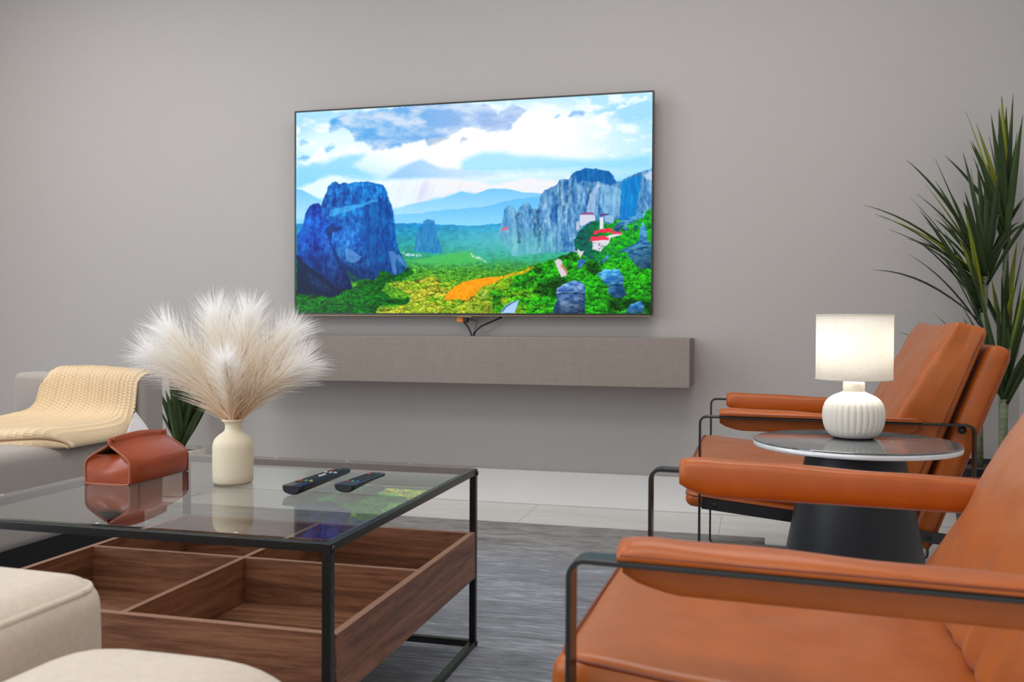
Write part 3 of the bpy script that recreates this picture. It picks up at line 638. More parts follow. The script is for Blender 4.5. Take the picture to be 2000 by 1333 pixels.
# tray
dx0, dx1, dy0, dy1, dz0, dz1, th = tx0+.010, tx1+.001, ty0+.024, ty1-.002, .179, .292, .014
dx1 = tx1-.0005
tray = MB().box(dx0+th, dx1-th, dy0+th, dy1-th, dz0+.004, dz0+.016).build('tray_bottom', M_wx, ct)
def board(x0, x1, y0, y1, z0, z1, mat, nm):
    o = MB().box(x0, x1, y0, y1, z0, z1-.0012).build(nm, mat, ct)
    e = MB().box(x0, x1, y0, y1, z1-.0012, z1).build('edge_band', M_wedge, o, label='lighter edge band'); return o
board(dx0, dx1, dy0, dy0+th, dz0, dz1, M_wx, 'tray_side'); board(dx0, dx1, dy1-th-.016, dy1-.016, dz0, dz1, M_wx, 'tray_side')
board(dx0, dx0+th, dy0+th, dy1-th-.016, dz0, dz1, M_wy, 'tray_side'); board(dx1-th, dx1, dy0+th, dy1-th-.016, dz0, dz1, M_wy, 'tray_side')
board(dx0+th, dx1-th, 1.797, 1.797+.012, dz0+.016, dz1, M_wx, 'divider')
board(-1.076, -1.064, dy0+th, 1.797, dz0+.016, dz1, M_wy, 'divider'); board(-1.076, -1.064, 1.809, dy1-th-.016, dz0+.016, dz1, M_wy, 'divider')

# ------------------------------------------------------------------ vase and pampas
GT = TZ+.0003
vz = empty('vase', (-1.097, 1.803, GT), 'matte cream bottle vase holding white pampas on the glass table', 'vase')
prof = [(.001, .0), (.036, .0), (.0405, .0015), (.0428, .006), (.0434, .020), (.0434, .078), (.0430, .084), (.0412, .092), (.0370, .0995), (.0300, .106), (.0225, .111), (.0180, .1155), (.0168, .120), (.0168, .1285), (.0180, .1325), (.0225, .1355), (.0238, .1375), (.0232, .1395), (.0200, .1405), (.0165, .1385), (.0150, .133), (.0145, .110), (.0145, .06), (.001, .055)]
v, f = lathe(prof, 64); mk('body', v, f, M_ceram, vz)
MOUTH = Vector((-1.097, 1.803, GT+.139))
def plume(name_label, dirx, diry, up_, L, bend, seed, nh=1150, hl=.098):
    r = random.Random(seed); st = []
    d0 = Vector((dirx*.35, diry*.35, 1)).normalized(); d1 = Vector((dirx, diry, up_)).normalized()
    p = MOUTH+Vector((dirx, diry, 0)).normalized()*.008*(1 if (dirx or diry) else 0) - Vector((0, 0, .0))
    root = MOUTH+Vector((0, 0, -.075))+Vector((dirx, diry, 0))*.004
    pts = [root, MOUTH+Vector((dirx, diry, 0))*.010+Vector((0, 0, -.012))]
    n = 22; p = pts[-1].copy(); dirs = [d0, d0]
    for i in range(n):
        t = (i+1)/n; d = d0.lerp(d1, min(1, t*1.7)).normalized(); d = (d+Vector((dirx, diry, 0))*bend*t*t*.5+Vector((0, 0, -bend*t*t*.35))).normalized()
        p = p+d*(L/n); pts.append(p.copy()); dirs.append(d)
    base = MOUTH.copy(); base.z -= .075
    e = empty('pampas_stem', base, name_label, 'pampas grass', group='pampas stems in the vase')
    loc = lambda q: q-base
    v, f = tube([loc(q) for q in pts], [.0012]*6+[.0012*(1-.6*i/(len(pts)-6)) for i in range(len(pts)-6)], 5)
    mk('stem', v, f, M_feath, e)
    V = []; F = []; tint = []
    for k in range(nh):
        t = (k+r.random())/nh; t = .02+.98*t**.92; s = t*(n)+1; i = min(int(s), len(pts)-2); fr = s-i
        q = pts[i].lerp(pts[i+1], fr); d = dirs[i]
        a = r.random()*2*PI; o1 = d.orthogonal().normalized(); o2 = d.cross(o1); out = o1*math.cos(a)+o2*math.sin(a)
        ang = (.30+.30*r.random())*(1-.45*t)+.06; hd = (d*math.cos(ang)+out*math.sin(ang)).normalized()
        ln = hl*(.62+.5*r.random())*(.55+.9*math.sin(PI*min(.93, .12+t*.72)))*(1-.2*t)
        w = .00078*(.8+.5*r.random()); side = hd.cross(Vector((r.random()-.5, r.random()-.5, r.random()-.5))).normalized()
        sag = Vector((r.random()-.5, r.random()-.5, -.55*(1-abs(hd.z))-.1))*ln*.22+out*ln*.12
        b0 = len(V); m = 4
        for j in range(m+1):
            u = j/m; c = q+hd*ln*u+sag*u*u; ww = w*(1-.75*u)
            if j < m: V.append(loc(c-side*ww)); V.append(loc(c+side*ww)); tint += [min(1, .02+t*.75+u*.45)]*2
            else: V.append(loc(c)); tint.append(min(1, .02+t*.75+.5))
        for j in range(m-1): F.append((b0+2*j, b0+2*j+1, b0+2*j+3, b0+2*j+2))
        F.append((b0+2*m-2, b0+2*m-1, b0+2*m))
    o = mk('feathers', V, F, M_feath, e, smooth=False); at = o.data.attributes.new('tint', 'FLOAT', 'POINT'); at.data.foreach_set('value', tint)
    return e
ex = Vector((rt.x, rt.y, 0)).normalized(); ey = Vector((fw.x, fw.y, 0)).normalized()
def pl_(label, sx, sy, upv, L, bend, seed, nh=1150, hl=.098):
    d = ex*sx+ey*sy; plume(label, d.x, d.y, upv, L, bend, seed, nh, hl)
pl_('white pampas stem leaning farthest left over the leather tissue box', -1.25, .10, .95, .225, .22, 11)
pl_('pampas stem bending up and left, second from the left in the vase', -.85, -.10, 1.15, .235, .12, 12)
pl_('tall upright pampas stem rising left of the centre of the vase', -.24, .05, 1.3, .235, .04, 13)
pl_('tall upright pampas stem just right of the centre of the vase', .24, -.08, 1.3, .235, .04, 14)
pl_('pampas stem bending up and right, second from the right in the vase', .74, .14, 1.15, .225, .12, 15)
pl_('white pampas stem leaning farthest right toward the shelf', 1.08, -.05, .88, .19, .24, 16)
pl_('short pampas stem at the front of the vase facing the remotes', .12, -.85, 1.2, .165, .15, 17, 900, .08)
pl_('pampas stem at the back of the vase behind the taller plumes', -.10, .85, 1.2, .20, .1, 18, 1100, .09)

# ------------------------------------------------------------------ tissue box
tb_ = empty('tissue_box', (-1.3455, 1.817, GT), 'reddish brown leather tissue pouch on the corner of the glass table', 'tissue box')
hw, hl_ = .0600, .1060
def tprof():
    P = [(.0, .0005), (.045, .0005), (.0575, .001), (.060, .004), (.0615, .018), (.0625, .036), (.0605, .047), (.0555, .054), (.045, .0615), (.032, .069), (.018, .0765), (.008, .082), (.0035, .086), (.0028, .090), (.0028, .101)]
    return P
P = tprof(); full = [(-x, z) for x, z in P[::-1]][:-1]+P
V = []; F = []; ns = 26; npf = len(full)
for j in range(ns+1):
    t = -1+2*j/ns; y = t*hl_; pinch = 1-.10*abs(t)**6; 
    for (x, z) in full:
        hi = max(0, (z-.045)/.056)
        yy = y*(1-.055*hi) if abs(t) > .5 else y; V.append((x*(1+.02*math.cos(t*PI/2))*pinch, yy, z+.004*hi*(1-t*t)-.003*hi*abs(t)))
for j in range(ns):
    for i in range(npf-1): a = j*npf+i; F.append((a, a+npf, a+npf+1, a+1))
bo = mk('leather_body', V, F, M_tissue_l, tb_)
md = bo.modifiers.new('thick', 'SOLIDIFY'); md.thickness = .0022; md.offset = -1; md.material_offset_rim = 0
# end gussets, folded inward below the flap
for sgn in (-1, 1):
    V = []; F = []; nu, nv = 22, 16
    for j in range(nv+1):
        w = j/nv
        for i in range(nu+1):
            u = -1+2*i/nu; z = .001+w*.062; wid = .0590 if z < .045 else .0590*(1-(z-.045)/.045)
            x = u*wid; dent = .050*max(0, w-.45)**1.3*(1-abs(u)**1.6)+.005*math.exp(-((u+.15)**2*6+(w-.66)**2*14))
            bulge = .004*math.sin(PI*w)*(1-u*u)
            V.append((x, sgn*(hl_-.0016-dent+bulge*.6), z))
    for j in range(nv):
        for i in range(nu): a = j*(nu+1)+i; q = (a, a+1, a+nu+2, a+nu+1); F.append(q if sgn < 0 else q[::-1])
    g_ = mk('gusset', V, F, M_tissue_l, tb_); md = g_.modifiers.new('thick', 'SOLIDIFY'); md.thickness = .0015
    path = [(x*(.905), sgn*(hl_*(1-.055*max(0, (z-.045)/.056))), z) for x, z in full if z < .083]
    v, f = tube(path, .0011, 6); mk('stitched_edge', v, f, M_tissue_e, tb_, label='pale stitched edge')
v, f = [], []
for yv in (-.088, .088):
    a, bq = lathe([(.0038, 0), (.0036, .0015), (.002, .0025), (.0005, .0027)], 16)
    o = mk('rivet', [(p[2], p[0], p[1]) for p in a], [q[::-1] for q in bq], flat('rivet_copper', C3(190, 120, 95), .3, metal=.8), tb_); o.location = (.0030, yv, .0945)
# tissue sheet standing out of the slot
V = []; F = []; n = 20
for j in range(n+1):
    w = j/n; half = .050*(1-w)+.0015
    for i in range(13):
        u = -1+2*i/12; V.append((.0016*math.sin(u*5+w*3)*(1-w)+(-.001)-.008*w, u*half+.002+.0*w, .088+w*.058+.002*math.cos(u*6)*(1-w)))
for j in range(n):
    for i in range(12): a = j*13+i; F.append((a, a+1, a+14, a+13))
tis = mk('tissue_sheet', V, F, M_tis); tis.location = tb_.location.copy(); md = tis.modifiers.new('thick', 'SOLIDIFY'); md.thickness = .0008
tag(tis, 'folded white tissue sticking up out of the leather tissue pouch', 'tissue')

# ------------------------------------------------------------------ remote controls
def remote(label, tail, tipc, L, wn, wf, hn, hf, bodymat, seed, accent):
    d = (Vector(tipc)-Vector(tail)); rz = math.atan2(d.y, d.x)-PI/2
    e = empty('remote_control', (tail[0], tail[1], GT), label, 'remote control', rz, 'remote controls on the glass table')
    V = []; F = []; n = 30; m = 14
    for j in range(n+1):
        t = j/n; y = t*L; w = wn+(wf-wn)*t; h = hn+(hf-hn)*min(1, t*1.6) if accent == 'curved' else hn+(hf-hn)*t
        e_ = min(1, min(t, 1-t)*n/1.6+.82)
        ztop = .0205 if accent != 'curved' else .0185
        for i in range(m+1):
            a = PI*i/m; cx = -math.cos(a); sz = math.sin(a)**.75
            V.append((cx*w/2*e_, y, ztop-.003-h*sz*e_))
        for i in range(m, -1, -1):
            cx = -math.cos(PI*i/m); V.append((cx*w/2*e_*.985, y, ztop-.0008*abs(cx)**3))
    k = 2*(m+1)
    for j in range(n):
        for i in range(k): F.append((j*k+i, j*k+(i+1) % k, (j+1)*k+(i+1) % k, (j+1)*k+i))
    F.append(tuple(range(k))[::-1]); F.append(tuple(n*k+i for i in range(k)))
    o = mk('body', V, [q[::-1] for q in F], bodymat, e); md = o.modifiers.new('edge', 'EDGE_SPLIT'); md.split_angle = math.radians(50)
    zt = .0206 if accent != 'curved' else .0186
    r = random.Random(seed); proto = {}
    def btn(x, y, sx, sy, mat, lab=None):
        key = (round(sx, 4), round(sy, 4), mat.name)
        if key not in proto:
            vv, ff = rbox(sx, sy, .0011, (min(sx, sy)*.6, min(sx, sy)*.6, .0009), 2, 2); ob = mk('button', vv, ff, mat, e); proto[key] = ob
        else:
            ob = proto[key].copy(); COL.objects.link(ob); ob.parent = e
        ob.location = (x, y, zt+.0004)
        if lab: ob['label'] = lab
    mb_ = flat('button_rubber', C3(38, 40, 46), .5); mr = flat('button_red', C3(205, 60, 52), .5); mw = flat('button_grey', C3(205, 208, 214), .4); mg = flat('button_green', C3(90, 170, 90), .5); my = flat('button_yellow', C3(215, 190, 70), .5); mbl = flat('button_blue', C3(60, 110, 200), .5)
    if accent == 'light':
        for rr in range(11):
            y = L*(.20+.066*rr)
            for c in range(3):
                x = (-.0115+.0115*c)
                if rr == 1: btn(x, y, .0036, .0016, [mr, mg, my][c], 'coloured button')
                elif rr in (5, 6) and c == 1: btn(x, y, .0045, .0042, mw, 'white button')
                elif rr in (8,): btn(x, y, .0040, .0024, mw, 'white button')
                elif rr == 10 and c == 0: btn(x, y, .0036, .0032, mr, 'red button')
                else: btn(x, y, .0036, .0026, mb_)
    else:
        for rr in range(9):
            y = L*(.26+.075*rr)
            for c in range(3):
                x = (-.0115+.0115*c)
                if rr == 8 and c == 0: btn(x, y, .0034, .0030, mr, 'red button')
                elif rr == 0: btn(x, y, .0034, .0016, [mr, mg, mbl][c], 'coloured button')
                else: btn(x, y, .0034, .0028, mb_)
M_rem1 = flat('glossy_dark_plastic', C3(30, 34, 46), .16, nscale=500); M_rem2 = flat('satin_dark_plastic', C3(32, 38, 44), .3)
remote('longer glossy remote control with grey buttons, nearer the vase on the glass', (-.903, 1.700), (-.900, 1.951), .245, .046, .040, .0172, .011, M_rem1, 1, 'light')
remote('smaller matte black remote control with a thick rounded end, right of the other', (-.812, 1.752), (-.806, 1.92), .168, .046, .040, .0150, .0065, M_rem2, 2, 'curved')

#@@SIDE
# ------------------------------------------------------------------ side table and lamp
STX, STY, STZ = .247, 2.43, .520
stt = empty('side_table', (STX, STY, 0), 'round side table with dark glass top on a black conical base between the armchairs', 'table')
R_ = .2435
v, f = lathe([(.001, STZ-.0165), (R_-.006, STZ-.0165), (R_-.0008, STZ-.0158), (R_-.0002, STZ-.0130), (R_-.0002, STZ-.0045), (.001, STZ-.0045)], 128)
M_rim = flat('pale_metal_rim', C3(226, 227, 230), .3, metal=.25); mk('rim', v, f, M_rim, stt, label='pale metal rim')
M_dtop, nt, b = new_mat('smoked_glass_top'); b.inputs['Roughness'].default_value = .045; b.inputs['Specular IOR Level'].default_value = .8
nt.links.new(ramp(nt, noise_t(nt, coords(nt, (1, 4, 1)), 4, 5, .6, 1), [(.3, C3(84, 88, 91)), (.7, C3(114, 118, 121))]), b.inputs['Base Color'])  # dark glass painted lighter, with the wall's reflection put into the base colour
v, f = lathe([(.001, STZ-.0043), (R_-.0010, STZ-.0043), (R_-.0004, STZ-.0038), (R_-.0006, STZ-.0012), (R_-.002, STZ), (.001, STZ)], 128)
tp = mk('top', v, f, M_dtop, stt, label='smoked glass disc'); tp.modifiers.new('e', 'EDGE_SPLIT').split_angle = math.radians(35)
v, f = lathe([(.001, STZ-.0200), (.118, STZ-.034), (.118, STZ-.030), (.150, STZ-.0225), (.188, STZ-.0195), (.188, STZ-.0168), (.001, STZ-.0168)], 96)
mk('support_plate', v, f, M_blackm, stt)
v, f = lathe([(.001, .0005), (.205, .0005), (.206, .006), (.116, STZ-.0345), (.001, STZ-.0345)], 96); cb = mk('conical_base', v, f, M_blackm, stt); cb.modifiers.new('e', 'EDGE_SPLIT').split_angle = math.radians(40)

LX, LY, LZ = .2485, 2.483, STZ+.0004
lp = empty('table_lamp', (LX, LY, LZ), 'lit lamp with white drum shade and ribbed ceramic base on the round table', 'lamp')
pr = [(.001, .0025), (.047, .0025), (.053, .004), (.0605, .010), (.0675, .020), (.0725, .033), (.0752, .048), (.0758, .060), (.0745, .074), (.0705, .087), (.0640, .097), (.0540, .105), (.0430, .1105), (.0330, .1145), (.0262, .118)]
prf = []
for i in range(len(pr)-1):
    for k in range(3): t = k/3; prf.append((pr[i][0]*(1-t)+pr[i+1][0]*t, pr[i][1]*(1-t)+pr[i+1][1]*t))
prf.append(pr[-1])
def rib(a, j, z):
    k = max(0, min(1, (z-.010)/.02))*max(0, min(1, (.108-z)/.016)); c = abs(math.cos(a*15)); return 1-.050*k*(1-c)**1.3
v, f = lathe(prf, 408, rib); mk('base', v, f, M_lampc, lp)
v, f = lathe([(.001, 0), (.046, 0), (.050, .0024), (.001, .0024)], 48); mk('felt_foot', v, f, M_rubber, lp)
v, f = lathe([(.0258, .1175), (.0262, .1185), (.0262, .138), (.0250, .142), (.0215, .143), (.0215, .1465), (.0150, .1475), (.0150, .150), (.001, .150)], 48, cap=False); mk('neck', v, f, M_lampc, lp)
v, f = lathe([(.001, .1505), (.011, .1505), (.011, .178), (.001, .178)], 24); mk('socket', v, f, M_white, lp)
S0, S1, SR = .148, .3115, .0925
prs = [(SR, S0), (SR, S1), (SR-.0012, S1), (SR-.0012, S0), (SR, S0)]
v, f = lathe(prs, 96, cap=False); mk('shade', v, f, M_shade, lp)
for z in (S0+.001, S1-.001):
    pts = [((SR+.0004)*math.cos(a), (SR+.0004)*math.sin(a), z) for a in np.linspace(0, 2*PI, 65)]
    v, f = tube(pts, .0016, 6); mk('shade_rim', v, f, M_shade, lp)
vv, ff = [], []
mbs = MB()
for k in range(3):
    a = k*2*PI/3+.4; v, f = tube([(.010*math.cos(a), .010*math.sin(a), .176), (.04*math.cos(a), .04*math.sin(a), .172), ((SR-.002)*math.cos(a), (SR-.002)*math.sin(a), S0+.006)], .0012, 6); mbs.add(v, f)
mbs.build('shade_carrier', M_steel, lp, smooth=True)
M_bulb = bpy.data.materials.new('lit_bulb'); M_bulb.use_nodes = True; bb = M_bulb.node_tree.nodes['Principled BSDF']
bb.inputs['Emission Color'].default_value = (1, .965, .915, 1); bb.inputs['Emission Strength'].default_value = 125; bb.inputs['Base Color'].default_value = (1, .95, .9, 1)
for dxx, dyy, dz in ((-.046, -.014, .232), (.040, -.022, .240)):
    d = ex*dxx+ey*dyy
    v, f = lathe([(.001, -.018), (.009, -.016), (.0135, -.006), (.0140, .004), (.010, .013), (.004, .0175), (.001, .018)], 20); o = mk('bulb', v, f, M_bulb, lp); o.location = (d.x, d.y, dz)
    v, f = tube([(d.x*.25, d.y*.25, .176), (d.x*.8, d.y*.8, .195), (d.x, d.y, dz-.0175)], .0035, 8); mk('bulb_arm', v, f, M_white, lp)

#@@CHAIRS
# ------------------------------------------------------------------ leather armchairs
SKEW = -math.tan(math.radians(3.))
def sk(v): return [(p[0]+SKEW*p[1], p[1], p[2]) for p in v]
def xz_place(v, ang, ox, oz):
    """rotate local (x along, z normal) box about Y and move it to (ox, oz)"""
    c, s = math.cos(ang), math.sin(ang); return [(ox+p[0]*c-p[2]*s, p[1], oz+p[0]*s+p[2]*c) for p in v]
HA, LEN, T = .540, .735, .006
def bar_frame(y0, y1):
    """closed loop of flat bar, rounded corners: front post, arm, rear post, floor bar"""
    r = .022; n = 7; pts = []
    for cx, cz, a0 in ((LEN-r, RUGZ+r, -90), (LEN-r, HA-r, 0), (r, HA-r, 90), (r, RUGZ+r, 180)):
        for k in range(n+1):
            a = math.radians(a0+90*k/n); pts.append((cx, cz, math.cos(a), math.sin(a)))
    V = []; F = []
    for (cx, cz, ca_, sa_) in pts:
        for (rr, yy) in ((r, y0), (r, y1), (r-T, y1), (r-T, y0)): V.append((cx+rr*ca_, yy, cz+rr*sa_))
    N = len(pts)
    for i in range(N):
        j = (i+1) % N
        for k in range(4): l = (k+1) % 4; F.append((i*4+k, i*4+l, j*4+l, j*4+k))
    return sk(V), F
def arm_pad(sgn):
    """leather sleeve over the arm bar; sgn -1 near frame (y<0), +1 far frame. outer edge at |y|=.36"""
    # section in (w, z): w=0 outer edge of the bar, grows inward
    sec = [(.000, .5412), (-.0015, .545), (.000, .5500), (.008, .5555), (.020, .5590), (.032, .5600), (.044, .5585), (.0515, .553), (.0545, .543), (.0555, .528), (.0545, .512), (.051, .500), (.046, .4955), (.0415, .498), (.0400, .506), (.0392, .520), (.0385, .533), (.037, .5412), (.018, .5412)]
    n = 34; x0, x1 = .058, .600; V = []; F = []; m = len(sec)
    for j in range(n+1):
        t = j/n; x = x0+(x1-x0)*t; e_ = min(1, math.sqrt(max(0, min(t, 1-t))*14)); e2 = min(1, (min(t, 1-t))*9)
        for (w, z) in sec:
            zz = .541+(z-.541)*(.72+.28*e_)*(1.25-.85*t) if z > .541 else .541-(.541-z)*(.55+.45*e2**.6)
            zz += .0010*math.sin(t*17+w*60)*(1 if z > .545 else 0)
            V.append((x, sgn*(.360-w), zz))
    for j in range(n):
        for i in range(m): k = (i+1) % m; q = (j*m+i, j*m+k, (j+1)*m+k, (j+1)*m+i); F.append(q if sgn < 0 else q[::-1])
    a = tuple(range(m)); bq = tuple(n*m+i for i in range(m)); F.append(a[::-1] if sgn < 0 else a); F.append(bq if sgn < 0 else bq[::-1])
    return sk(V), F
def cushion(L, Wd, Th, r, crown=.012, n=20, wr=0, seed=0, edge=0):
    v, f = rbox(L/2, Wd/2, Th/2, r, n, 5); out = []
    for p in v:
        u = p[0]/(L/2); w = p[1]/(Wd/2); k = (1-u*u)*(1-w*w); s = 1 if p[2] > 0 else -1
        z = p[2]+s*crown*max(0, k)**.7
        if wr and p[2] > 0:
            q = Vector((p[0]*7+seed, p[1]*5, 0)); z += wr*(mnoise.noise(q)+.6*mnoise.noise(q*2.3))*(max(0, k)**.5); rear = max(0, min(1, (u+.1)/.6)); q2 = Vector((p[0]*26+p[1]*6, p[1]*5+seed*2, 1)); z += .0045*rear*mnoise.noise(q2)*(max(0, k)**.4)
        out.append((p[0], p[1], z))
    return out, f
def piping_loop(L, Wd, z, r, rad=.0028, crown=0):
    pts = []
    for cx, cy, a0 in ((L/2-r, Wd/2-r, 0), (-L/2+r, Wd/2-r, 90), (-L/2+r, -Wd/2+r, 180), (L/2-r, -Wd/2+r, 270)):
        for k in range(6): a = math.radians(a0+90*k/5); pts.append((cx+r*math.cos(a), cy+r*math.sin(a), z))
    pts.append(pts[0]); return tube(pts, rad, 6, cap=False)
def armchair(label, mid, th, seed):
    th = math.radians(th); ex_ = Vector((math.cos(th), math.sin(th), 0)); ey_ = Vector((-math.sin(th), math.cos(th), 0))+SKEW*ex_
    o = Vector((mid[0], mid[1], 0))+.0175*ey_
    e = empty('armchair', (o.x, o.y, RUGZ), label, 'armchair', th, 'leather armchairs')
    for a, b_ in ((-.360, -.325), (.325, .360)):
        v, f = bar_frame(a, b_); mk('side_frame', v, f, M_black, e, smooth=False).modifiers.new('b', 'BEVEL').width = .0008
    for s in (-1, 1):
        v, f = arm_pad(s); ap = mk('arm_pad', v, f, M_orange_s, e)
        w1, w2 = .36-.0005, .3045
        v, f = tube(sk([(x, s*(.3615-.0015), .5475) for x in np.linspace(.062, .597, 20)]), .0016, 6); mk('arm_seam', v, f, M_piping, ap)
        for x in (.11, .42):
            a, bq = lathe([(.0045, 0), (.004, -.0015), (.001, -.002)], 12); q = mk('screw', a, [g[::-1] for g in bq], M_steel, e); q.location = (x+SKEW*s*.345, s*.345, HA-T)
    # seat rails: flat bars inside each side frame, falling toward the back
    al = -math.atan(.0895)
    for s in (-1, 1):
        v, f = MB().box(-.352, .388, -.003, .003, -.016, .016).v, MB().box(-.352, .388, -.003, .003, -.016, .016).f
        v = xz_place(v, al, .36, .2455); v = [(p[0], p[1]+s*.3205, p[2]) for p in v]
        mk('seat_rail', sk(v), f, M_black, e, smooth=False)
        for x in (.045, .625):
            a, bq = lathe([(.0075, 0), (.0075, .003), (.004, .0045), (.001, .0048)], 16)
            a = [(p[0], s*p[2], p[1]) for p in a]; q = mk('bolt', a, bq if s > 0 else bq, M_blackm, e)
            q.location = (x+SKEW*s*.3235, s*.3237, .2455-.0895*(x-.36))
    a, bq = lathe([(.011, 0), (.011, .004), (.006, .006), (.001, .0065)], 20)
    for s in (-1, 1):
        q = mk('bolt', [(p[0], s*p[2], p[1]) for p in a], bq, M_blackm, e); q.location = (LEN-.032+SKEW*s*.36, s*(.3235) if s > 0 else -.3235, HA-.018)
    # seat base and seat cushion
    v, f = cushion(.655, .630, .048, (.0235, .0235, .0235), .002); sb_ = mk('seat_base', sk(xz_place(v, al, .285, .2585)), f, M_orange_s, e)
    v, f = cushion(.640, .626, .104, (.040, .026, .026), .013, 34, .006, seed)
    sc_ = mk('seat_cushion', sk(xz_place(v, al, .285, .3320)), f, M_orange, e)
    v, f = piping_loop(.622, .612, .0475, .035, .0024); mk('seat_piping', sk(xz_place(v, al, .285, .3320)), f, M_piping, sc_)
    v, f = piping_loop(.656, .631, .012, .03, .0022); mk('seat_piping', sk(xz_place(v, al, .285, .2585)), f, M_piping, sb_)
    # back shell
    bl = math.radians(70.2)
    v, f = cushion(.600, .620, .066, (.031, .020, .031), .004); c0 = (.7005+.004, .468)
    bs_ = mk('back_shell', sk(xz_place(v, bl, c0[0], c0[1])), f, M_orange_s, e)
    v, f = piping_loop(.598, .621, -.024, .03, .0020); mk('back_piping', sk(xz_place(v, bl, *c0)), f, M_piping, bs_)
    # loose back pillow: thick wedge resting on the seat against the shell
    B = (.452, .375); Bf = (.612, .362); Tf = (.690, .822); Tb = (.772, .797)   # profile corners front-bottom, back-bottom, front-top, back-top
    hy = .318; nu, nvv, nw = 26, 26, 8
    v, f = rbox(1, 1, 1, (.10, .05, .30), 22, 5); out = []
    for p in v:
        a = (p[0]+1)/2; w = p[1]; t = (p[2]+1)/2   # a: bottom->top, t: front->back
        fx = B[0]+(Tf[0]-B[0])*a; fz = B[1]+(Tf[1]-B[1])*a; bx = Bf[0]+(Tb[0]-Bf[0])*a; bz_ = Bf[1]+(Tb[1]-Bf[1])*a
        x = fx+(bx-fx)*t; z = fz+(bz_-fz)*t
        k = max(0, (1-w*w))*max(0, 1-(2*a-1)**2); puff = .020*k**.6*(1-t); x -= puff; z += puff*.35
        y = w*hy*(1-.015*(1-t))
        if t < .6:
            q = Vector((w*3.5+seed, a*4.5, seed)); h = .006*(mnoise.noise(q)+.7*mnoise.noise(q*2.1)); x -= h; z += h*.3
        cr = math.exp(-((a-.10)/.12)**2)*(.006*math.sin(w*26+seed)+.004*math.sin(w*47)); x -= cr*(1-t)
        z -= .010*(1-(w*w)) * a**6   # top edge dips between the corners
        y += .006*math.sin(a*9+seed)*w*(1-abs(2*t-1))
        out.append((x, y, z))
    bp_ = mk('back_pillow', sk(out), f, M_orange, e)
    def pc(a, w, t):
        fx = B[0]+(Tf[0]-B[0])*a; fz = B[1]+(Tf[1]-B[1])*a; bx = Bf[0]+(Tb[0]-Bf[0])*a; bz_ = Bf[1]+(Tb[1]-Bf[1])*a
        return (fx+(bx-fx)*t, w*hy, fz+(bz_-fz)*t - .010*(1-w*w)*a**6)
    path = [pc(1.0, w, .80) for w in np.linspace(-.93, .93, 20)]
    v, f = tube(sk(path), .0022, 6); mk('pillow_piping', v, f, M_piping, bp_)
    path = [pc(a, s_*1.0, .86) for s_ in (-1,) for a in np.linspace(.06, .95, 16)]
    v, f = tube(sk(path), .0020, 6); mk('pillow_piping', v, f, M_piping, bp_)
    for c in e.children_recursive:
        if c.location.length > 1e-6: c.location.z -= RUGZ
        else: c.data.transform(Matrix.Translation((0, 0, -RUGZ)))
    return e
armchair('orange leather armchair in the foreground right, cropped by the frame edge', (-.192, 1.361), -4.5, 3.1)
armchair('orange leather armchair farther back, behind the round side table and lamp', (-.149, 3.094), -3.2, 8.4)

#@@SOFA
# ------------------------------------------------------------------ grey chaise with knitted throw
SX = -2.1
ch = empty('chaise', (-2.37, 2.2, 0), 'low grey fabric chaise at the left edge, seat behind the glass table', 'sofa')
oc = Vector((-2.37, 2.2, 0))
def rb(name, x0, x1, y0, y1, z0, z1, r, mat, par, org, crown=0, n=16, label=None):
    v, f = rbox((x1-x0)/2, (y1-y0)/2, (z1-z0)/2, r, n, 5); cx, cy, cz = (x0+x1)/2, (y0+y1)/2, (z0+z1)/2; hx, hy_, hz = (x1-x0)/2, (y1-y0)/2, (z1-z0)/2
    out = []
    for p in v:
        k = max(0, (1-(p[0]/hx)**2)*(1-(p[1]/hy_)**2))**.6; z = p[2]+(crown*k if p[2] > 0 else 0); bx = p[0]*(1+.012*(1-(p[2]/hz)**2))
        out.append((bx+cx-org.x, p[1]+cy-org.y, z+cz-org.z))
    return mk(name, out, f, mat, par, label=label)
rb('seat', -2.655, SX, 1.25, 2.848, .128, .412, (.03, .03, .03), M_soffab, ch, oc, .022)
rb('backrest', -2.650, SX+.002, 2.850, 2.985, .128, .618, (.022, .03, .024), M_soffab, ch, oc, 0)
MB().box(-2.62-oc.x, SX-.06-oc.x, 1.30-oc.y, 2.95-oc.y, .0075, .1275).build('plinth', M_rubber, ch, label='black plinth')
v, f = tube([(SX-.018-oc.x, y-oc.y, .4065) for y in np.linspace(1.28, 2.82, 40)], .0022, 6); mk('seat_piping', v, f, flat('grey_piping', C3(118, 111, 106), .9), ch)

